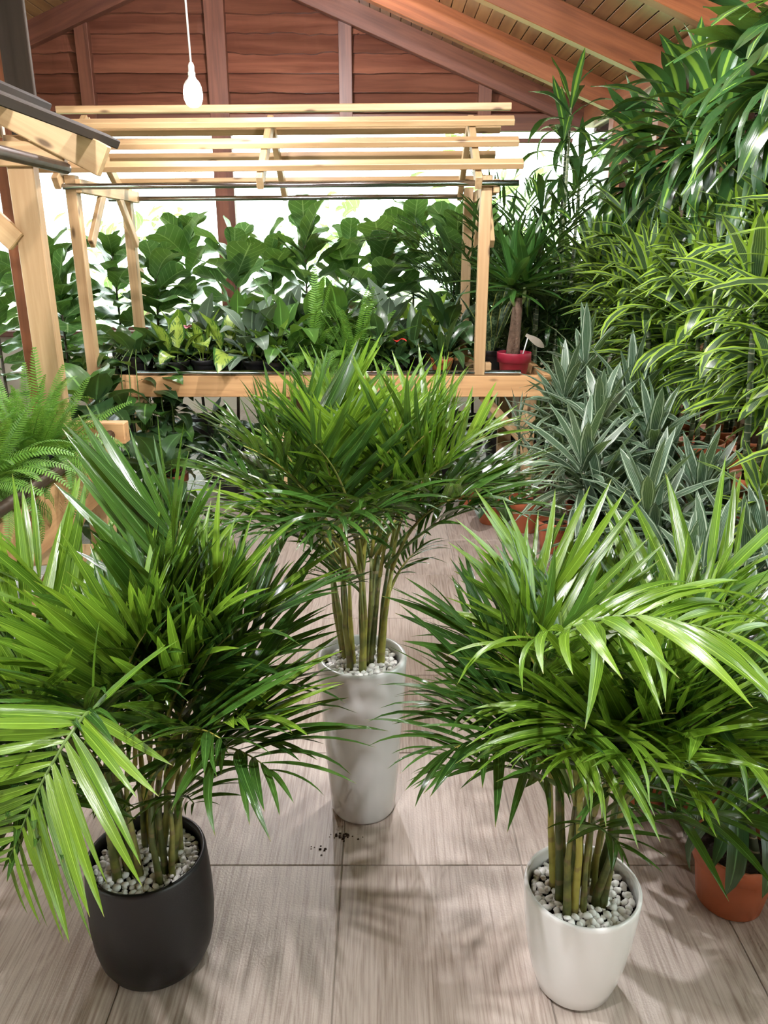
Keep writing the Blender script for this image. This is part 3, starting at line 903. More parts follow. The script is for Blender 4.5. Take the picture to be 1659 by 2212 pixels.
def spline(cp, n=14):
    cp = [Vector(c) for c in cp]
    ex = [cp[0] * 2 - cp[1]] + cp + [cp[-1] * 2 - cp[-2]]
    out = []
    m = len(cp) - 1
    for i in range(n + 1):
        f = i / n * m
        k = min(int(f), m - 1)
        u = f - k
        a, b, c, d = ex[k:k + 4]
        out.append(0.5 * ((2 * b) + (c - a) * u + (2 * a - 5 * b + 4 * c - d) * u * u + (3 * b - a - 3 * c + d) * u ** 3))
    return out

def leaflets_of(pts, t0, n, lmax, droop, rg, variants, vee=0.35, wide=1.0, roll=0.0, fan=42, face=None):
    """returns (variant index, Matrix) for every leaflet along the rachis"""
    out = []
    L_ = len(pts) - 1
    for i in range(n):
        q = i / (n - 1)
        t = t0 + (1 - t0) * q
        f = t * L_
        k = min(int(f), L_ - 1)
        pos = pts[k].lerp(pts[k + 1], f - k)
        T = (pts[k + 1] - pts[k]).normalized()
        up = Vector((0, 0, 1))
        S = T.cross(up)
        if S.length < 0.12:
            S = Vector((T.y, -T.x, 0)) if S.length == 0 else S
        S.normalize()
        Nn = S.cross(T).normalized()
        if face is not None:
            S = T.cross(face).normalized()
            Nn = S.cross(T).normalized()
            up = face
        if roll:
            qt = Quaternion(T, R(roll))
            S = qt @ S
            Nn = qt @ Nn
        lf = lmax * (0.58 + 0.42 * math.sin(math.pi * min(1, (q * 0.9 + 0.12))) ) * (1.0 if q < 0.85 else 1 - (q - .85) * 1.6)
        for sd in (-1, 1):
            a = R((64 - fan * q) + rg.uniform(-12, 12) * fan / 42)
            d = T * math.cos(a) + S * sd * math.sin(a) + Nn * (vee * rg.uniform(0.5, 1.3))
            d.normalize()
            # upper face: as upward as possible
            z = (Nn * 0.6 + up * 0.5) - d * (Nn * 0.6 + up * 0.5).dot(d)
            if z.length < 0.1:
                z = Nn - d * Nn.dot(d)
            z.normalize()
            x = d.cross(z)
            M = Matrix(((x.x, d.x, z.x, pos.x), (x.y, d.y, z.y, pos.y), (x.z, d.z, z.z, pos.z), (0, 0, 0, 1)))
            ln = lf * rg.uniform(0.85, 1.1)
            vi = min(len(variants) - 1, max(0, int(droop * (len(variants) - 1) + rg.uniform(-0.8, 1.2))))
            wd = ln * wide * rg.uniform(0.85, 1.1)
            out.append((vi, M @ Matrix.Rotation(R(rg.uniform(-28, 28)), 4, 'Y') @ Matrix.Diagonal((wd, ln, ln, 1))))
    return out

def areca(label, loc, pot_fn, soil_z, rad, peb, stems, fronds_extra, seed, cane_top, flen, lmax, n_keep=300, nl=17, pebsize=0.0098, young_from=62, up_az=None):
    rg = random.Random(seed)
    t = thing('potted_areca_palm', label, 'palm', loc, 'potted areca palms in the aisle')
    pot = pot_fn(t)
    sm = [(0, 0, soil_z - .012)] + [(rad * math.cos(6.2832 * i / 24), rad * math.sin(6.2832 * i / 24), soil_z - .012) for i in range(24)]
    obj('soil', mesh('soil', sm, [(0, i + 1, (i + 1) % 24 + 1) for i in range(24)], 'soil'), t)
    pebbles(pot, rad, soil_z - .006, pebsize, seed)
    items = []
    fr_specs = []
    for si in range(stems):
        a = 360.0 * si / stems + rg.uniform(-16, 16)
        q = rad * (0.15 + 0.55 * rg.random())
        bx, by = q * math.cos(R(a)), q * math.sin(R(a))
        lean = rg.uniform(1.5, 8.5)
        hgt = cane_top * rg.uniform(0.85, 1.2)
        top = Vector((bx + hgt * math.tan(R(lean)) * math.cos(R(a)), by + hgt * math.tan(R(lean)) * math.sin(R(a)), soil_z + hgt))
        mid = Vector((bx, by, soil_z)).lerp(top, 0.5) + Vector((rg.uniform(-.008, .008), rg.uniform(-.008, .008), 0))
        r0 = rg.uniform(0.0075, 0.0125)
        tube('cane', [(bx, by, soil_z - 0.02), (bx, by, soil_z + 0.02), tuple(mid), tuple(top)], [r0 * 1.15, r0, r0 * .74, r0 * .5], rg.choice(('palm_cane', 'palm_cane', 'palm_cane_yellow')), t, 8)
        nf = 3 if si % 4 == 0 else 2 if si % 2 else 1
        for k in range(nf):
            az = a + rg.uniform(-50, 50) + (0 if k else rg.uniform(-40, 40))
            if k == 0:
                if up_az is not None:
                    az = rg.gauss(up_az, 40)
                fr_specs.append((top, az, rg.uniform(76, 87), flen * rg.uniform(.95, 1.2), rg.uniform(24, 55), rg.uniform(.05, .3), 0.40, 0))
            elif k == 1 and up_az is not None and math.cos(R(az)) < -.15:
                fr_specs.append((top * 1.0, az, rg.uniform(38, 54), flen * rg.uniform(.8, 1.0), rg.uniform(40, 70), rg.uniform(.2, .5), 0.36, 0))
            elif k == 1:
                fr_specs.append((top * 1.0, az, rg.uniform(54, 72), flen * rg.uniform(.9, 1.15), rg.uniform(40, 75), rg.uniform(.25, .7), 0.36, 0))
            else:
                fr_specs.append((mid.lerp(top, .5), az, rg.uniform(48, 64), flen * rg.uniform(.38, .5), rg.uniform(40, 70), rg.uniform(.3, .6), 0.34, 0))
    for (b0, az, el, ln, bend, droop, t0, roll) in fronds_extra:
        fr_specs.append((b0 if isinstance(b0, list) else Vector(b0), az, el, ln, bend, droop, t0, roll))
    for (b0, az, el, ln, bend, droop, t0, roll) in fr_specs:
        if isinstance(b0, list):
            pts = spline([Vector(q) - Vector(loc) for q in b0])
        else:
            pts = frond_curve(b0, az, el, ln, bend, side=rg.uniform(-12, 12))
        rr = [0.0062 * (1 - 0.82 * i / (len(pts) - 1)) for i in range(len(pts))]
        fo = tube('frond', pts, rr, 'palm_cane_yellow' if el > 60 else 'stem_green', t, 5)
        hero = isinstance(b0, list)
        young = hero or (el > young_from and rg.random() < 0.66)
        mt = 'leaf_palm_young' if young else 'leaf_palm'
        for vi, M in leaflets_of(pts, t0, 19 if hero else nl if ln > flen * .85 else nl - 3, lmax * (ln / flen) ** .75, droop, rg, V_PALM[mt], vee=0.12 if hero else 0.55 if el > 72 else 0.35, roll=roll, fan=20 if hero else 42, face=Vector((0, -.75, .66)) if hero and droop < .3 else None):
            tip = M @ Vector((0, 0.6, 0))
            wl = Vector(loc) + tip
            dist = (wl - CAM).length
            outw = Vector((tip.x, tip.y, max(0, tip.z - soil_z) * .8)).dot((CAM - Vector(loc) - Vector((0, 0, .6))).normalized())
            items.append((M.to_scale()[1] / dist * (1 + 0.9 * outw), fo, mt, vi, M))
    items.sort(key=lambda q: -q[0])
    for sc, fo, mt, vi, M in items[:n_keep]:
        obj('leaflet', V_PALM[mt][vi][0], fo, M)
    for mt in V_PALM:
        rest = [(V_PALM[m_][vi][1], M) for sc, fo, m_, vi, M in items[n_keep:] if m_ == mt]
        if rest:
            join_inst('leaflets', rest, mt, t)
    return t

def tall_pot(t):
    h = 0.545
    return lathe('pot', [(.090, 0), (.098, .004), (.101, .012), (.108, .10), (.118, .25), (.1285, .42), (.134, .52), (.1345, .535), (.131, .544), (.124, .546), (.117, .541), (.112, .528), (.110, .48), (.109, .46)], 'grey_ceramic', t, 56)
def round_black_pot(t):
    return lathe('pot', [(.098, 0), (.108, .003), (.124, .016), (.137, .045), (.1455, .09), (.149, .14), (.149, .20), (.146, .26), (.142, .310), (.1400, .317), (.136, .320), (.131, .318), (.129, .310), (.129, .27), (.128, .25)], 'black_ceramic', t, 56)
def tapered_white_pot(t):
    return lathe('pot', [(.074, 0), (.083, .003), (.092, .015), (.104, .055), (.116, .11), (.1255, .18), (.1315, .25), (.1340, .290), (.1335, .298), (.130, .302), (.125, .300), (.1235, .292), (.122, .25), (.120, .23)], 'white_ceramic', t, 56)

areca('areca palm in a tall tapered grey-white pot in the middle of the aisle', (-0.066, 2.071, 0), tall_pot, 0.522, 0.110, 1, 15,
      [((-.06, 0, .84), 174, 58, .42, 50, .3, .34, 0), ((.06, 0, .84), 6, 54, .46, 50, .35, .34, 0), ((.07, -.03, .84), -10, 52, .42, 55, .45, .32, 0),
       ((-.05, -.04, .82), -160, 56, .38, 60, .5, .32, 0), ((0, -.05, .86), -80, 70, .40, 70, .6, .40, 0),
       ((-.06, .02, .86), 165, 66, .46, 45, .2, .36, 0), ((.05, .02, .86), 18, 64, .48, 48, .25, .36, 0)],
      21, 0.30, 0.42, 0.265, nl=13)
areca('areca palm in a round matt black pot beside the left rack', (-0.575, 1.515, 0), round_black_pot, 0.292, 0.129, 1, 17,
      [([(-.62, 1.47, .50), (-.58, 1.36, .76), (-.525, 1.19, .92), (-.575, 1.10, .85), (-.635, 1.06, .72)], 0, 50, .31, 0, .12, .40, 0),
       ((-.08, 0, .54), 172, 56, .48, 60, .35, .34, 0), ((.06, 0, .56), 8, 54, .38, 50, .35, .32, 0),
       ((.05, -.03, .56), -14, 46, .34, 46, .4, .3, 0), ((0, -.06, .62), -85, 76, .36, 70, .7, .44, 0), ((-.06, .02, .56), 195, 52, .48, 60, .45, .32, 0),
       ((.04, .05, .56), 35, 64, .46, 48, .3, .36, 0), ((.05, .03, .58), 40, 84, .56, 12, .03, .66, 0),
       ((-.07, .0, .54), 182, 64, .46, 50, .2, .36, 0), ((-.06, .04, .54), 160, 60, .48, 55, .3, .36, 0), ((-.07, -.03, .54), 205, 60, .42, 60, .4, .34, 0), ((-.08, -.02, .52), 188, 42, .42, 55, .4, .32, 0), ((-.07, .02, .56), 172, 76, .50, 40, .15, .38, 0), ((-.05, .06, .56), 145, 74, .52, 36, .15, .40, 0), ((-.07, -.05, .56), 215, 74, .44, 45, .25, .38, 0), ((.07, .04, .56), 20, 70, .48, 55, .4, .38, 0)],
      33, 0.23, 0.42, 0.32, nl=12, up_az=15)
areca('areca palm in a glossy white rounded pot beside the terracotta pots', (0.462, 1.435, 0), tapered_white_pot, 0.272, 0.1225, 1, 17,
      [([(.42, 1.42, .55), (.30, 1.34, .86), (.30, 1.24, 1.04), (.40, 1.15, 1.13), (.54, 1.09, 1.13)], 0, 50, .36, 0, .7, .42, 0),
       ([(.46, 1.40, .5), (.40, 1.30, .78), (.36, 1.20, .90), (.30, 1.12, .90)], 0, 50, .27, 0, .75, .42, 0),
       ((-.06, 0, .62), 176, 46, .29, 50, .35, .28, 0), ((-.06, -.03, .58), 190, 40, .27, 55, .45, .26, 0), ((.04, -.06, .66), -60, 70, .36, 80, .6, .36, 0),
       ((.06, -.03, .68), -8, 58, .44, 58, .5, .34, 0), ((.06, .02, .62), 12, 56, .48, 50, .45, .34, 0), ((.07, .05, .62), 25, 72, .50, 30, .1, .40, 0),
       ((.06, -.04, .50), -22, 36, .34, 60, .55, .3, 0), ((-.05, .05, .58), 140, 62, .40, 48, .3, .34, 0)],
      47, 0.29, 0.37, 0.305, nl=12)

# ================================================================== DRACAENAS AND OTHER ROSETTES
def head(root, pos, V, n, L_, rg, el0=84, el1=-8, az0=None, spread=0.35, wide=1.0, squash=1.0):
    az = rg.uniform(0, 360) if az0 is None else az0
    for i in range(n):
        q = i / max(1, n - 1)
        az += 137.5 + rg.uniform(-16, 16)
        el = el0 + (el1 - el0) * q ** 0.85 + rg.uniform(-8, 8)
        ln = L_ * (0.62 + 0.46 * math.sin(math.pi * min(1, 0.22 + q * 0.66))) * rg.uniform(.88, 1.12)
        vi = min(len(V) - 1, max(0, int((0.15 + 0.75 * q) * len(V) + rg.uniform(-1, 1))))
        p = Vector(pos) + Vector((0, 0, (1 - q) * spread * L_ - spread * L_ * .5))
        # leaves grow away from the glass: turn those that would reach it back to the aisle
        if root.location.x + p.x + ln * math.cos(R(el)) * math.cos(R(az)) * .85 > XR - 0.10:
            az = 180 - az
        obj('leaf', V[vi][0], root, orient(p, az, el, rg.uniform(-12, 12), (ln * wide, ln, ln)))

def dracaena(name, label, group, loc, r, h, potm, heads, V, rg, L_, n, cane_r=0.011, cane_m='dracaena_cane', cat='dracaena', el1=-10, wide=1.0, spread=0.5, el0=84, lean=0.05):
    t = thing(name, label, cat, loc, group)
    sz = nursery_pot(t, r, h, potm)
    m = len(heads)
    for k, hz in enumerate(heads):
        a = 6.2832 * k / m + rg.uniform(-.5, .5)
        q = r * 0.45 if m > 1 else 0
        b0 = Vector((q * math.cos(a), q * math.sin(a), sz - 0.01))
        top = Vector((b0.x * 1.2 + rg.uniform(-lean, lean), b0.y * 1.2 + rg.uniform(-lean, lean), hz))
        mid = b0.lerp(top, .5) + Vector((rg.uniform(-.012, .012), rg.uniform(-.012, .012), 0))
        cr = cane_r * rg.uniform(.85, 1.15)
        tube('cane', [b0, b0.lerp(mid, .5), mid, mid.lerp(top, .5), top + Vector((0, 0, spread * L_ * .4))], [cr, cr, cr * .95, cr * .9, cr * .5], cane_m, t, 8)
        head(t, top, V, n, L_ * rg.uniform(.9, 1.1), rg, el1=el1, wide=wide, spread=spread, el0=el0)
    return t

rg = random.Random(101)
# grey-striped dracaenas standing on the floor along the right side
warn = [(1.00, 4.30, .58, .86), (1.24, 4.62, .72, .98), (1.06, 3.82, .54, .82), (1.32, 4.16, .62, .84), (0.98, 3.34, .46, .72), (1.30, 3.62, .54, .76),
        (1.10, 2.90, .42, .68), (1.36, 3.12, .46, .66), (1.06, 2.44, .36, .58), (1.34, 2.52, .40, .60), (1.02, 2.02, .30, .48), (1.30, 2.08, .36, .54)]
for i, (x, y, h0, h1) in enumerate(sorted(warn, key=lambda q: -q[1])):
    dracaena('striped_dracaena', 'grey-green dracaena with white-striped leaves on the floor, %s in from the rack end' % ORD[i], 'grey striped dracaenas on the floor', (x, y, 0), 0.10, 0.19, 'terracotta',
             [h0, (h0 + h1) / 2, h1], V_WARN, rg, 0.34, 28, cane_r=.009, wide=1.3, el0=80, el1=-25)
# small lime-edged dracaenas among them
for i, (x, y, hh, lb) in enumerate(((1.46, 4.02, 0.80, 'small lime-edged dracaena tucked among the grey striped dracaenas near the bench'), (1.46, 2.74, 0.72, 'bright lime-edged dracaena in front of the terracotta bench pots'), (1.40, 1.80, 0.50, 'low lime-edged dracaena at the right edge behind the palm'))):
    dracaena('lime_dracaena', lb, 'lime-edged dracaenas on the floor', (x - .02, y, 0), 0.09, 0.18, 'terracotta', [hh, hh + .06], V_LEMON, rg, 0.26, 20, wide=1.5)
# tall lime-edged dracaenas on the bench
lem = [(1.60, 2.55), (1.80, 2.82), (1.60, 3.12), (1.80, 3.42), (1.60, 3.74), (1.80, 4.02), (1.60, 4.34), (1.80, 4.66), (1.60, 4.98), (1.80, 5.32), (1.60, 5.66), (1.78, 6.10), (1.60, 6.5)]
for i, (x, y) in enumerate(lem):
    k = rg.uniform(-.06, .06)
    x -= .04
    dracaena('lime_dracaena', 'tall lime-edged dracaena on the side bench, %s from the near end' % ORD[i], 'lime-edged dracaenas on the bench', (x, y, 0.60), 0.115, 0.20, 'terracotta',
             [0.52 + k, 0.72 + k, 0.92 + k, 1.08 + k][:4 if i < 10 else 3], V_LEMON, rg, 0.40, 28, cane_r=0.014, lean=0.11, el1=-6, wide=1.5)
# corn plants with drooping broad leaves, towering behind
mas = [(1.74, 2.50, 1.72, .60), (1.68, 3.00, 1.72, .58), (1.80, 3.62, 1.66, .60), (1.70, 4.18, 1.60, .56), (1.80, 4.84, 1.62, .56), (1.72, 5.48, 1.56, .54), (1.72, 3.40, 1.72, .54), (1.72, 4.55, 1.66, .52), (1.74, 2.76, 1.78, .56)]
for i, (x, y, hh, ll) in enumerate(mas):
    t = dracaena('corn_plant', 'tall corn plant with drooping yellow-striped leaves by the right windows, %s from the near end' % ORD[(0, 2, 4, 5, 7, 8, 3, 6, 1)[i]], 'corn plants by the right windows', (x, y + (0.15 if i else .12), 0.60), 0.10, 0.20, 'terracotta',
                 [hh * .88, hh], V_MASS, rg, ll * .95, 20, wide=1.3, cane_r=0.02, cane_m='woody_cane', cat='corn plant', el1=-28, spread=0.8, lean=.06)
# slim tall dracaena in the corner
dracaena('corn_plant', 'slim tall dracaena whose stem reaches the rafters near the back corner', None, (1.32, 6.0, 0), 0.13, 0.24, 'terracotta', [2.10, 2.30, 2.52], V_MASS, rg, 0.40, 13, cane_r=0.014, cat='corn plant', el1=-5, spread=0.6, lean=.02)
dracaena('corn_plant', 'green dracaena with tiered leaves behind the yucca', None, (1.16, 5.75, 0), 0.13, 0.24, 'terracotta', [1.15, 1.5, 1.85], V_MASS, rg, 0.36, 14, cane_r=0.014, cat='corn plant', el1=-5, spread=0.6, lean=.04)
# plants in terracotta pots at the near right
dracaena('dark_dracaena', 'dark leafy dracaena in the terracotta pot nearest the white pot', None, (0.95, 1.69, 0), 0.115, 0.185, 'terracotta', [.34, .42, .5], V_LONG, rg, 0.34, 16, cat='dracaena', cane_r=.012, wide=.8)
dracaena('dark_dracaena', 'dark leafy dracaena in a terracotta pot behind the nearest terracotta pot', None, (0.84, 2.13, 0), 0.11, 0.19, 'terracotta', [.36, .45], V_LONG, rg, 0.32, 16, cat='dracaena', cane_r=.012, wide=.8)
# thin grassy dracaena and heart-leaved plants by the rack's right end
dracaena('grass_dracaena', 'narrow-leaved dracaena in a terracotta pot by the right rack leg', None, (0.90, 4.66, 0), 0.115, 0.21, 'terracotta', [.42, .62], V_WARN, rg, 0.26, 20, cat='dracaena', wide=.55, cane_r=.009)

def clump(root, z, V, n, L_, rg, r=0.03, el0=80, el1=20, Vs=None):
    az = rg.uniform(0, 360)
    for i in range(n):
        q = i / max(1, n - 1)
        az += 137.5 + rg.uniform(-20, 20)
        VV = V if not Vs or rg.random() < .7 else Vs
        v = VV[min(len(VV) - 1, max(0, int(q * len(VV) + rg.uniform(-.8, .8))))]
        ln = L_ * rg.uniform(.75, 1.15)
        obj('leaf', v[0], root, orient((r * math.cos(R(az)), r * math.sin(R(az)), z), az, el0 + (el1 - el0) * q + rg.uniform(-8, 8), rg.uniform(-18, 18), ln))

def bushy(name, label, cat, group, loc, r, h, potm, V, n, L_, rg, tiers=1, th=0.12, el0=82, el1=15, Vs=None, stemm='stem_green', sr=.008):
    t = thing(name, label, cat, loc, group)
    sz = nursery_pot(t, r, h, potm)
    if tiers > 1:
        tube('stem', [(0, 0, sz - .01), (0.01, 0.0, sz + th * (tiers - 1) * .5), (0, 0.01, sz + th * (tiers - 1) + .02)], [sr, sr * .8, sr * .5], stemm, t, 6)
    for k in range(tiers):
        clump(t, sz - .005 + th * k, V, n, L_, rg, r=0.012 if tiers > 1 else r * .3, el0=el0 if k == tiers - 1 else el0 - 25, el1=el1, Vs=Vs)
    return t

rg = random.Random(202)
bushy('philodendron', 'dark heart-leaved plant in the small terracotta pot under the rack', 'philodendron', 'heart-leaved plants in terracotta on the floor', (0.60, 5.22, 0), 0.10, 0.19, 'terracotta', V_HEART, 12, 0.26, rg)
bushy('philodendron', 'dark heart-leaved plant in a terracotta pot before the right rack leg', 'philodendron', 'heart-leaved plants in terracotta on the floor', (0.70, 4.80, 0), 0.10, 0.20, 'terracotta', V_HEART, 12, 0.26, rg)

# yucca in the crimson pot
yu = thing('potted_yucca', 'yucca with a thick bare trunk in a crimson pot on the rack end', 'yucca', (0.86, 5.20, 0.894))
v, f = lathe_geo([(.080, 0), (.086, .004), (.098, .088), (.102, .09), (.112, .092), (.1145, .15), (.113, .154), (.106, .154), (.104, .145), (.10, .13)], 30)
obj('pot', mesh('pot', v, f[:-1], 'crimson_plastic', True), yu)
obj('soil', mesh('soil', [(0, 0, .137)] + [(.104 * math.cos(6.2832 * i / 20), .104 * math.sin(6.2832 * i / 20), .134) for i in range(20)], [(0, i + 1, (i + 1) % 20 + 1) for i in range(20)], 'soil'), yu)
tube('trunk', [(-.01, 0, .12), (-.008, 0, .2), (0, .005, .32), (.005, 0, .44), (.006, 0, .50)], [.047, .042, .037, .033, .026], 'bark', yu, 12)
tube('stem', [(-.012, -.01, .45), (-.035, -.02, .49), (-.045, -.02, .56)], [.013, .014, .012], 'stem_pale', yu, 8)
tube('stem', [(.018, .0, .45), (.045, .01, .49), (.05, .01, .57)], [.013, .014, .012], 'stem_pale', yu, 8)
head(yu, (-.045, -.02, .58), V_YUC, 28, 0.40, rg, el1=-12, spread=.22, wide=1.35)
head(yu, (.055, .01, .59), V_YUC, 28, 0.42, rg, el1=-12, spread=.22, wide=1.35)
g = leaf_geo(.16, .05, P_MASS, bend=55, nseg=7, fold=.2)
obj('dry_leaf', mesh('dry_leaf', g[0], g[1], 'dry_leaf', True, g[2]), yu, orient((.062, -.045, .27), -20, -28, 70, 1.0))
tube('support_stick', [(.045, -.05, .13), (.075, -.045, .25)], .004, 'tag_white', yu, 6)
# snake plant behind
sn = thing('snake_plant', 'snake plant with yellow-edged upright leaves behind the yucca trunk', 'snake plant', (0.74, 5.46, 0.894))
sz = nursery_pot(sn, 0.10, 0.14, 'black_plastic')
Vsn = leaf_variants('leaf', 'leaf_snake', 1.0, 0.17, P_SNAKE, (-4, 4, 10), 4, p=1.2, fold=.3, nseg=7)
for az, el, ln in ((180, 66, .44), (210, 80, .50), (0, 78, .52), (30, 68, .46), (-80, 82, .48), (120, 76, .44), (-30, 72, .5), (-120, 72, .40)):
    obj('leaf', rg.choice(Vsn)[0], sn, orient((.02 * math.cos(R(az)), .02 * math.sin(R(az)), sz - .01), az, el, rg.uniform(-40, 40), ln))

# ================================================================== FIDDLE-LEAF FIGS BEHIND THE RACK
def fig(i, loc, top, n, L_, label):
    t = thing('fiddle_leaf_fig', label, 'fig', loc, 'fiddle-leaf figs behind the rack')
    sz = nursery_pot(t, 0.14, 0.26, 'black_plastic')
    dx, dy = rg.uniform(-.08, .08), rg.uniform(-.08, .08)
    tube('stem', [(0, 0, sz - .02), (dx * .5, dy * .3, top * .5), (dx, dy, top)], [.014, .011, .006], 'twig', t, 7)
    az = rg.uniform(0, 360)
    for k in range(n):
        q = k / (n - 1)
        az += 137.5 + rg.uniform(-25, 25)
        z_ = top - (top - 0.75) * q ** 1.15
        c = z_ / top
        el = 80 - 78 * q ** .7 + rg.uniform(-12, 12)
        v = V_FIG[rg.randrange(len(V_FIG))]
        obj('leaf', v[0], t, orient((dx * c, dy * c, z_), az, el, rg.uniform(-20, 20), L_ * rg.uniform(.75, 1.15) * (0.75 if q < .08 else 1)))
figs = [(-3.05, 6.95, 1.50), (-2.68, 6.55, 1.62), (-2.30, 7.00, 1.66), (-1.92, 6.60, 1.56), (-1.62, 6.95, 1.78), (-1.25, 6.55, 1.66), (-0.92, 7.00, 1.66), (-0.62, 6.60, 1.78), (-0.30, 7.0, 1.70), (0.00, 6.62, 1.72), (0.26, 7.02, 1.90), (0.52, 6.60, 1.82), (-2.50, 6.2, 1.40), (0.80, 6.95, 1.86)]
for i, (x, y, top) in enumerate(sorted(figs)):
    fig(i, (x, y, 0), top, 28, 0.38, 'fiddle-leaf fig behind the pine rack, %s from the left' % ORD[i])
# figs beyond the left rack
for i, (x, y, top, lb) in enumerate(((-2.75, 4.5, 1.30, 'fiddle-leaf fig left of the red timber post'), (-2.35, 4.15, 0.95, 'low fiddle-leaf fig at the foot of the red timber post'), (-2.60, 5.3, 1.45, 'fiddle-leaf fig between the red timber post and the rack'))):
    fig(20 + i, (x, y, 0), top, 20, 0.30, lb)

# dark palms by the back corner
def dark_palm(loc, label, hs, seed):
    rg = random.Random(seed)
    t = thing('potted_palm', label, 'palm', loc, 'dark feather palms in the back corner')
    sz = nursery_pot(t, 0.15, 0.26, 'black_plastic')
    for k in range(16):
        az = 22.5 * k + rg.uniform(-15, 15)
        if loc[0] + hs * .5 * math.cos(R(az)) > XR - .15:
            az = 180 - az
        pts = frond_curve((0.03 * math.cos(R(az)), 0.03 * math.sin(R(az)), sz - .02), az, rg.uniform(74, 86), hs * rg.uniform(.62, 1.08), rg.uniform(50, 95), p=2.2)
        fo = tube('frond', pts, [.007 * (1 - .8 * i / (len(pts) - 1)) for i in range(len(pts))], 'stem_green', t, 5)
        its = leaflets_of(pts, 0.42, 22, 0.34, .4, rg, V_DPALM, wide=1.0)
        join_inst('leaflets', [(V_DPALM[vi][1], M) for vi, M in its], 'leaf_palm_dark', fo, False)
dark_palm((0.98, 6.42, 0), 'dark feather palm behind the right rack post', 2.15, 5)
dark_palm((1.42, 6.85, 0), 'dark feather palm in the back right corner', 2.2, 6)
dark_palm((1.27, 6.12, 0), 'dark feather palm between the yucca and the side bench', 1.85, 8)

# ================================================================== PLANTS ON THE BACK RACK
rg = random.Random(303)
SH = 0.896
specs = [
    (-1.42, 5.12, V_HEART, 13, .26, 'leafy_plant', 'dark heart-leaved plant at the left end of the rack', None, 'philodendron'),
    (-1.22, 5.42, V_SILV, 13, .28, 'dumb_cane', 'silvery broad-leaved plant behind the pink flower', None, 'dumb cane'),
    (-1.17, 5.08, V_DIEF, 7, .33, 'dumb_cane', 'yellow-blotched dumb cane just below the pink flower', 'yellow-blotched dumb canes', 'dumb cane'),
    (-1.00, 5.10, V_DIEF, 6, .35, 'dumb_cane', 'yellow-blotched dumb cane right of the pink flower', 'yellow-blotched dumb canes', 'dumb cane'),
    (-0.86, 5.36, V_DIEF, 7, .36, 'dumb_cane', 'yellow-blotched dumb cane set back beside the green dumb canes', 'yellow-blotched dumb canes', 'dumb cane'),
    (-1.32, 5.02, V_DIEF, 6, .30, 'dumb_cane', 'yellow-blotched dumb cane close beside the trailing vine', 'yellow-blotched dumb canes', 'dumb cane'),
    (-0.70, 5.00, V_LIME, 6, .26, 'dumb_cane', 'small lime-leaved dumb cane at the front edge of the rack', None, 'dumb cane'),
    (-0.30, 5.40, V_MID, 9, .40, 'leafy_plant', 'mid-green plant between and behind the two ferns', None, 'houseplant'),
    (-0.84, 5.06, V_SILV, 10, .34, 'dumb_cane', 'grey-green dumb cane beside the yellow-blotched ones', None, 'dumb cane'),
    (-0.66, 5.12, V_MID, 10, .38, 'dumb_cane', 'green dumb cane with thick pale stems left of the ferns', None, 'dumb cane'),
    (-0.68, 5.46, V_SILV, 12, .40, 'dumb_cane', 'grey-green dumb cane at the back left of the ferns', None, 'dumb cane'),
    (-0.52, 5.36, V_MID, 10, .40, 'dumb_cane', 'bright green dumb cane directly behind the left fern', None, 'dumb cane'),
    (-1.05, 5.70, V_MID, 12, .40, 'leafy_plant', 'mid-green leafy plant at the back of the rack under the bulb', None, 'houseplant'),
    (-1.45, 5.62, V_LIME, 11, .30, 'leafy_plant', 'lime-green leafy plant at the back left of the rack', None, 'houseplant'),
    (-0.35, 5.66, V_DARK, 13, .42, 'leafy_plant', 'dark leafy plant behind the two ferns', None, 'houseplant'),
    (-0.02, 5.12, V_DARK, 13, .24, 'leafy_plant', 'low dark-leaved plant right of the ferns', None, 'houseplant'),
    (0.02, 5.55, V_SILV, 13, .38, 'leafy_plant', 'pale broad-leaved plant behind the red flower', None, 'houseplant'),
    (0.18, 5.20, V_LONG, 18, .32, 'leafy_plant', 'dark long-leaved plant right of the red flower', None, 'houseplant'),
    (0.24, 5.66, V_LIME, 8, .40, 'leafy_plant', 'lime-green plant at the back right of the rack', None, 'houseplant'),
    (0.38, 5.14, V_LONG, 18, .30, 'leafy_plant', 'dark long-leaved plant in a small terracotta pot by the right post', None, 'houseplant'),
    (0.44, 5.60, V_DARK, 12, .38, 'leafy_plant', 'dark broad-leaved plant behind the right front post', None, 'houseplant'),
]
for (x, y, V, n, ll, nm, lb, gp, ct) in specs:
    tc_ = 'terracotta' if 'terracotta' in lb else 'black_plastic'
    bushy(nm, lb, ct, gp, (x, y, SH), 0.075, 0.12, tc_, V, n, ll * 1.08, rg, tiers=2 if V in (V_MID, V_SILV, V_DARK) else 1, th=.10, el0=84, el1=28, stemm='stem_pale', sr=.012)
# flowers
for lb, x, y, m_, z_ in (('small plant with a pink flower at the left of the rack', -1.30, 5.26, 'flower_pink', .30), ('small plant with a red flower spathe in the middle of the rack', 0.07, 5.02, 'flower_red', .24)):
    t = bushy('flowering_plant', lb, 'flower', None, (x, y, SH), .06, .10, 'black_plastic', V_DARK, 11, .20, rg)
    tube('flower_stem', [(0, 0, .08), (.01, -.01, z_)], .004, 'stem_green', t, 6)
    g = leaf_geo(.07, .06, lerp_prof([(0, .3), (.2, .9), (.5, 1), (.8, .6), (1, .03)]), bend=60, nseg=5, fold=.3)
    me_ = mesh('petal', g[0], g[1], m_, True, g[2])
    for k in range(5 if 'pink' in lb else 2):
        obj('petal', me_, t, orient((.01, -.01, z_), -90 + k * 72, 30, 0, 1.0))

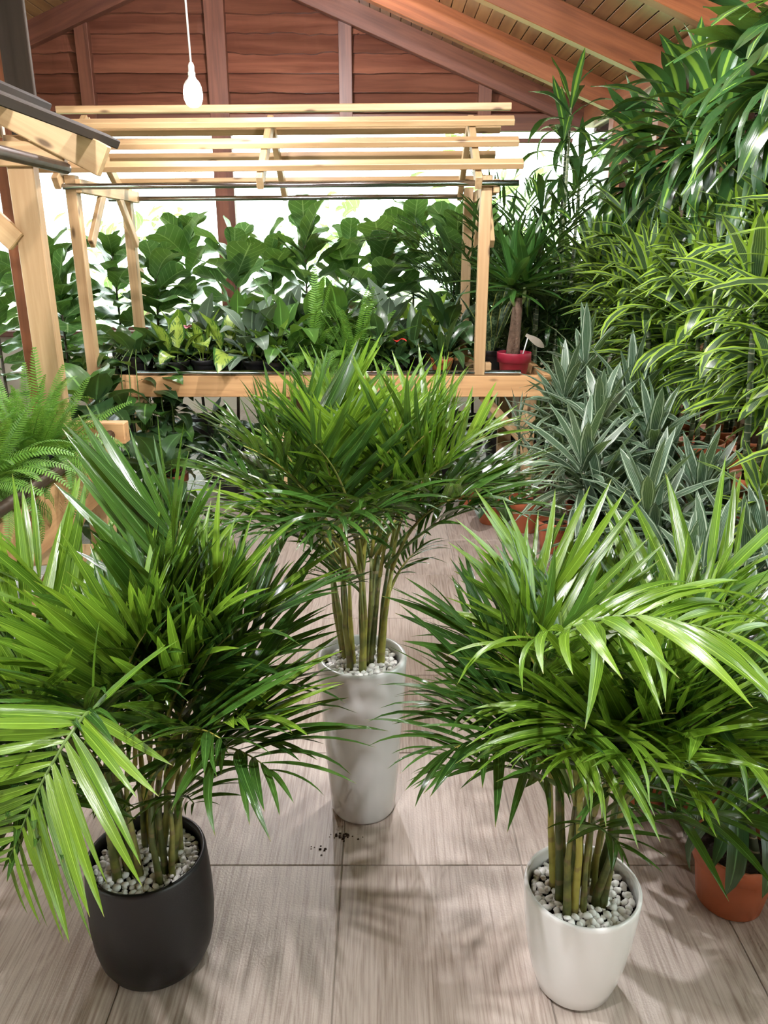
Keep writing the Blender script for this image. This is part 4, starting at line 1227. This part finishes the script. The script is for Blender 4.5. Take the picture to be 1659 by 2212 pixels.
# ferns
def fern_frond_geo(n, plen, L_, bend, p=1.5):
    vs, fs, uv = [], [], []
    pts = frond_curve((0, 0, 0), 90, 0, L_, bend, 16, p)
    tv_, tf_, tu_ = tube_geo(pts, [.0022 * (1 - .7 * i / 16) for i in range(17)], 3, False)
    vs += [tuple(q) for q in tv_]; fs += tf_; uv += tu_
    for i in range(n):
        q = 0.10 + 0.90 * i / (n - 1)
        f = q * 16
        k = min(int(f), 15)
        pos = pts[k].lerp(pts[k + 1], f - k)
        T = (pts[k + 1] - pts[k]).normalized()
        X = Vector((1, 0, 0))
        Nn = X.cross(T)
        ln = plen * (math.sin(math.pi * min(1, .16 + q * .80)) ** .8) + .004
        for sd in (-1, 1):
            d = (X * sd * .93 + T * .35 - Nn * .12).normalized()
            w = T * (L_ / n * 0.42)
            b = len(vs)
            for pp in (pos - w * .6, pos + w * .6, pos + d * ln * .55 + w * .75, pos + d * ln, pos + d * ln * .55 - w * .75):
                vs.append(tuple(pp))
            uv += [(.2, 0), (.8, 0), (.9, .5), (.5, 1), (.1, .5)]
            fs.append((b, b + 4, b + 3, b + 2, b + 1) if sd > 0 else (b, b + 1, b + 2, b + 3, b + 4))
    return vs, fs, uv
FERN = []
for bnd in (25, 60, 95, 130):
    g = fern_frond_geo(36, .036, .42, bnd)
    FERN.append(mesh('frond', g[0], g[1], 'leaf_fern', True, g[2]))
def fern(label, loc, n, sc, rg, el_lo=10, potr=.09):
    t = thing('potted_fern', label, 'fern', loc, 'sword ferns')
    sz = nursery_pot(t, potr, .13, 'black_plastic')
    az = 0
    for i in range(n):
        q = i / (n - 1)
        az += 137.5 + rg.uniform(-25, 25)
        el = 86 - (86 - el_lo) * q + rg.uniform(-16, 16)
        m_ = FERN[min(3, max(0, int(q * 4 + rg.uniform(-1.6, 1.6))))]
        s = sc * rg.uniform(.45, 1.15)
        pr_ = potr * .75 * math.sqrt(rg.random())
        pa_ = az + rg.uniform(-40, 40)
        obj('frond', m_, t, orient((pr_ * math.cos(R(pa_)), pr_ * math.sin(R(pa_)), sz - .005), az, el, rg.uniform(-50, 50), s))
fern('sword fern with tall upright fronds on the rack, the more slender of two', (-0.44, 5.10, SH), 60, 1.25, rg, -25)
fern('fuller sword fern on the rack just right of the slender one', (-0.20, 5.12, SH), 90, 1.15, rg, -25)
fern('bushy bright green fern beside the pine post of the near rack', (-1.42, 3.02, 0.801), 170, 0.92, rg, -10, .13)
fern('bright green fern spilling over the pipe at the left edge', (-1.45, 2.58, 0.801), 160, 0.85, rg, -15, .13)
fern('pale green fern behind the two ferns of the near rack', (-1.85, 2.95, 0.801), 90, 0.8, rg, -5, .12)

# trailing vines at the left end of the back rack
def vine(label, loc, n_str, rg, V, Vs, drop, potr=.10, up=8):
    t = thing('trailing_philodendron', label, 'philodendron', loc, 'trailing heart-leaved plants')
    sz = nursery_pot(t, potr, .15, 'black_plastic')
    clump(t, sz, V, up, .26, rg, r=.03, el0=80, el1=30, Vs=Vs)
    for k in range(n_str):
        az = 360 * k / n_str + rg.uniform(-15, 15)
        dl = drop * rg.uniform(.5, 1.1)
        o_ = potr + rg.uniform(.03, .09)
        ca, sa = math.cos(R(az)), math.sin(R(az))
        pts = [(.02 * ca, .02 * sa, sz), (potr * .8 * ca, potr * .8 * sa, sz + .07), (o_ * ca, o_ * sa, sz), (o_ * 1.12 * ca, o_ * 1.12 * sa, sz - dl * .5), (o_ * 1.05 * ca, o_ * 1.05 * sa, sz - dl)]
        tube('vine', pts, .0035, 'stem_green', t, 5)
        m = max(4, int(dl / .075))
        for j in range(m):
            q = (j + .5) / m
            p = Vector(pts[2]).lerp(Vector(pts[4]), q) + Vector((ca, sa, 0)) * .01
            v_ = (Vs if rg.random() < .3 else V)
            obj('leaf', v_[rg.randrange(len(v_))][0], t, orient(p, az + rg.uniform(-75, 75), rg.uniform(5, 45), rg.uniform(-20, 20), rg.uniform(.17, .26)))
vine('heart-leaved vine spilling over the left end of the pine rack', (-1.58, 5.06, SH), 15, rg, V_HEART, V_HEARTM, .75)
vine('second heart-leaved vine hanging at the corner of the pine rack beside the post', (-1.74, 5.34, SH), 11, rg, V_HEART, V_HEARTS, .55)
vn = vine('dark trailing vine pot on the floor under the left end of the rack', (-1.30, 4.42, 0.0), 7, rg, V_HEART, V_HEARTM, .10, .13, 16)

# hanging-height vine stand near the left rack end
bushy('philodendron', 'large heart-leaved plant between the two racks', 'philodendron', None, (-1.62, 4.32, 0), .15, .28, 'black_plastic', V_HEART, 13, .34, rg, tiers=4, th=.20, Vs=V_HEARTM)
bushy('philodendron', 'dark leafy plant on the floor just beyond the near rack end beam', 'philodendron', None, (-1.20, 3.98, 0), .13, .25, 'black_plastic', V_HEART, 12, .28, rg, tiers=3, th=.17, Vs=V_HEARTM)

# plants on the floor under the back rack
under_pl = [(-1.48, 5.20, V_DARK, 'terracotta', 'dark plant in terracotta under the left end of the rack'), (-1.10, 5.34, V_LONG, 'black_plastic', 'long-leaved dark plant in black under the rack'),
            (-1.28, 5.72, V_DARK, 'black_plastic', 'tall dark plant at the back under the rack'), (-0.88, 5.74, V_MID, 'black_plastic', 'green plant at the back under the rack beside the gap'),
            (-0.40, 5.40, V_DARK, 'black_plastic', 'dark plant in a wide black pot behind the middle rack leg'), (-0.10, 5.70, V_DARK, 'black_plastic', 'dark plant at the back under the rack behind the tall palm'),
            (0.22, 5.30, V_LONG, 'terracotta', 'long-leaved plant in terracotta under the rack behind the tall palm'), (0.45, 5.72, V_DARK, 'black_plastic', 'dark plant under the right end of the rack at the back')]
for x, y, V, pm, lb in under_pl:
    bushy('leafy_plant', lb, 'houseplant', 'plants under the rack', (x, y, 0), .12, .22, pm, V, 11, .30, rg, tiers=2, th=.16)

# a few spilled crumbs of soil on the tiles
sp_v, sp_f = [], []
rg = random.Random(9)
for k in range(38):
    cl = rg.random() < .7
    cx, cy_ = ((-0.128, 1.925) if cl else (-0.19, 1.87))
    x, y = cx + rg.gauss(0, .018), cy_ + rg.gauss(0, .010)
    s = rg.uniform(.0015, .0045)
    b0 = len(sp_v)
    sp_v += [(x - s, y - s, .0002), (x + s, y - s * .8, .0002), (x + s * .9, y + s, .0002), (x - s, y + s * .8, .0002), (x, y, s * 1.1 + .0002)]
    sp_f += [(b0, b0 + 1, b0 + 4), (b0 + 1, b0 + 2, b0 + 4), (b0 + 2, b0 + 3, b0 + 4), (b0 + 3, b0, b0 + 4)]
o = obj('spilled_soil', mesh('spilled_soil', sp_v, sp_f, 'spilled_soil'))
tag(o, 'crumbs of dark soil spilled on the tiles in front of the tall pot', 'soil')
o['kind'] = 'stuff'

# ================================================================== OUTSIDE
rg = random.Random(404)
def tree(label, loc, h, rad, n, ls, seed):
    rg = random.Random(seed)
    t = thing('garden_tree', label, 'tree', loc, 'trees outside the windows')
    tube('trunk', [(0, 0, 0), (.05, 0, h * .5), (0, .05, h * .95)], [.09, .07, .03], 'bark', t, 8)
    its = []
    for k in range(n):
        d = Vector((rg.gauss(0, 1), rg.gauss(0, 1), rg.gauss(0, .9))).normalized() * rad * rg.uniform(.35, 1)
        p = Vector((0, 0, h)) + d
        its.append((V_OUT[rg.randrange(3)][1], orient(p, rg.uniform(0, 360), rg.uniform(-40, 40), rg.uniform(-30, 30), ls * rg.uniform(.7, 1.3))))
    join_inst('foliage', its, 'leaf_outdoor', t)
tree('broad-leaved tree outside the right half of the back window', (1.5, 13.0, -.3), 2.3, 1.5, 150, .46, 1)
tree('shrubby tree outside the middle of the back window', (-0.9, 15.0, -.3), 1.9, 1.3, 130, .40, 2)
tree('small tree outside the left half of the back window', (-4.2, 14.0, -.3), 2.0, 1.3, 120, .38, 3)
tree('bushy tree outside the right side windows', (4.9, 7.5, -.3), 1.9, 1.2, 140, .36, 6)
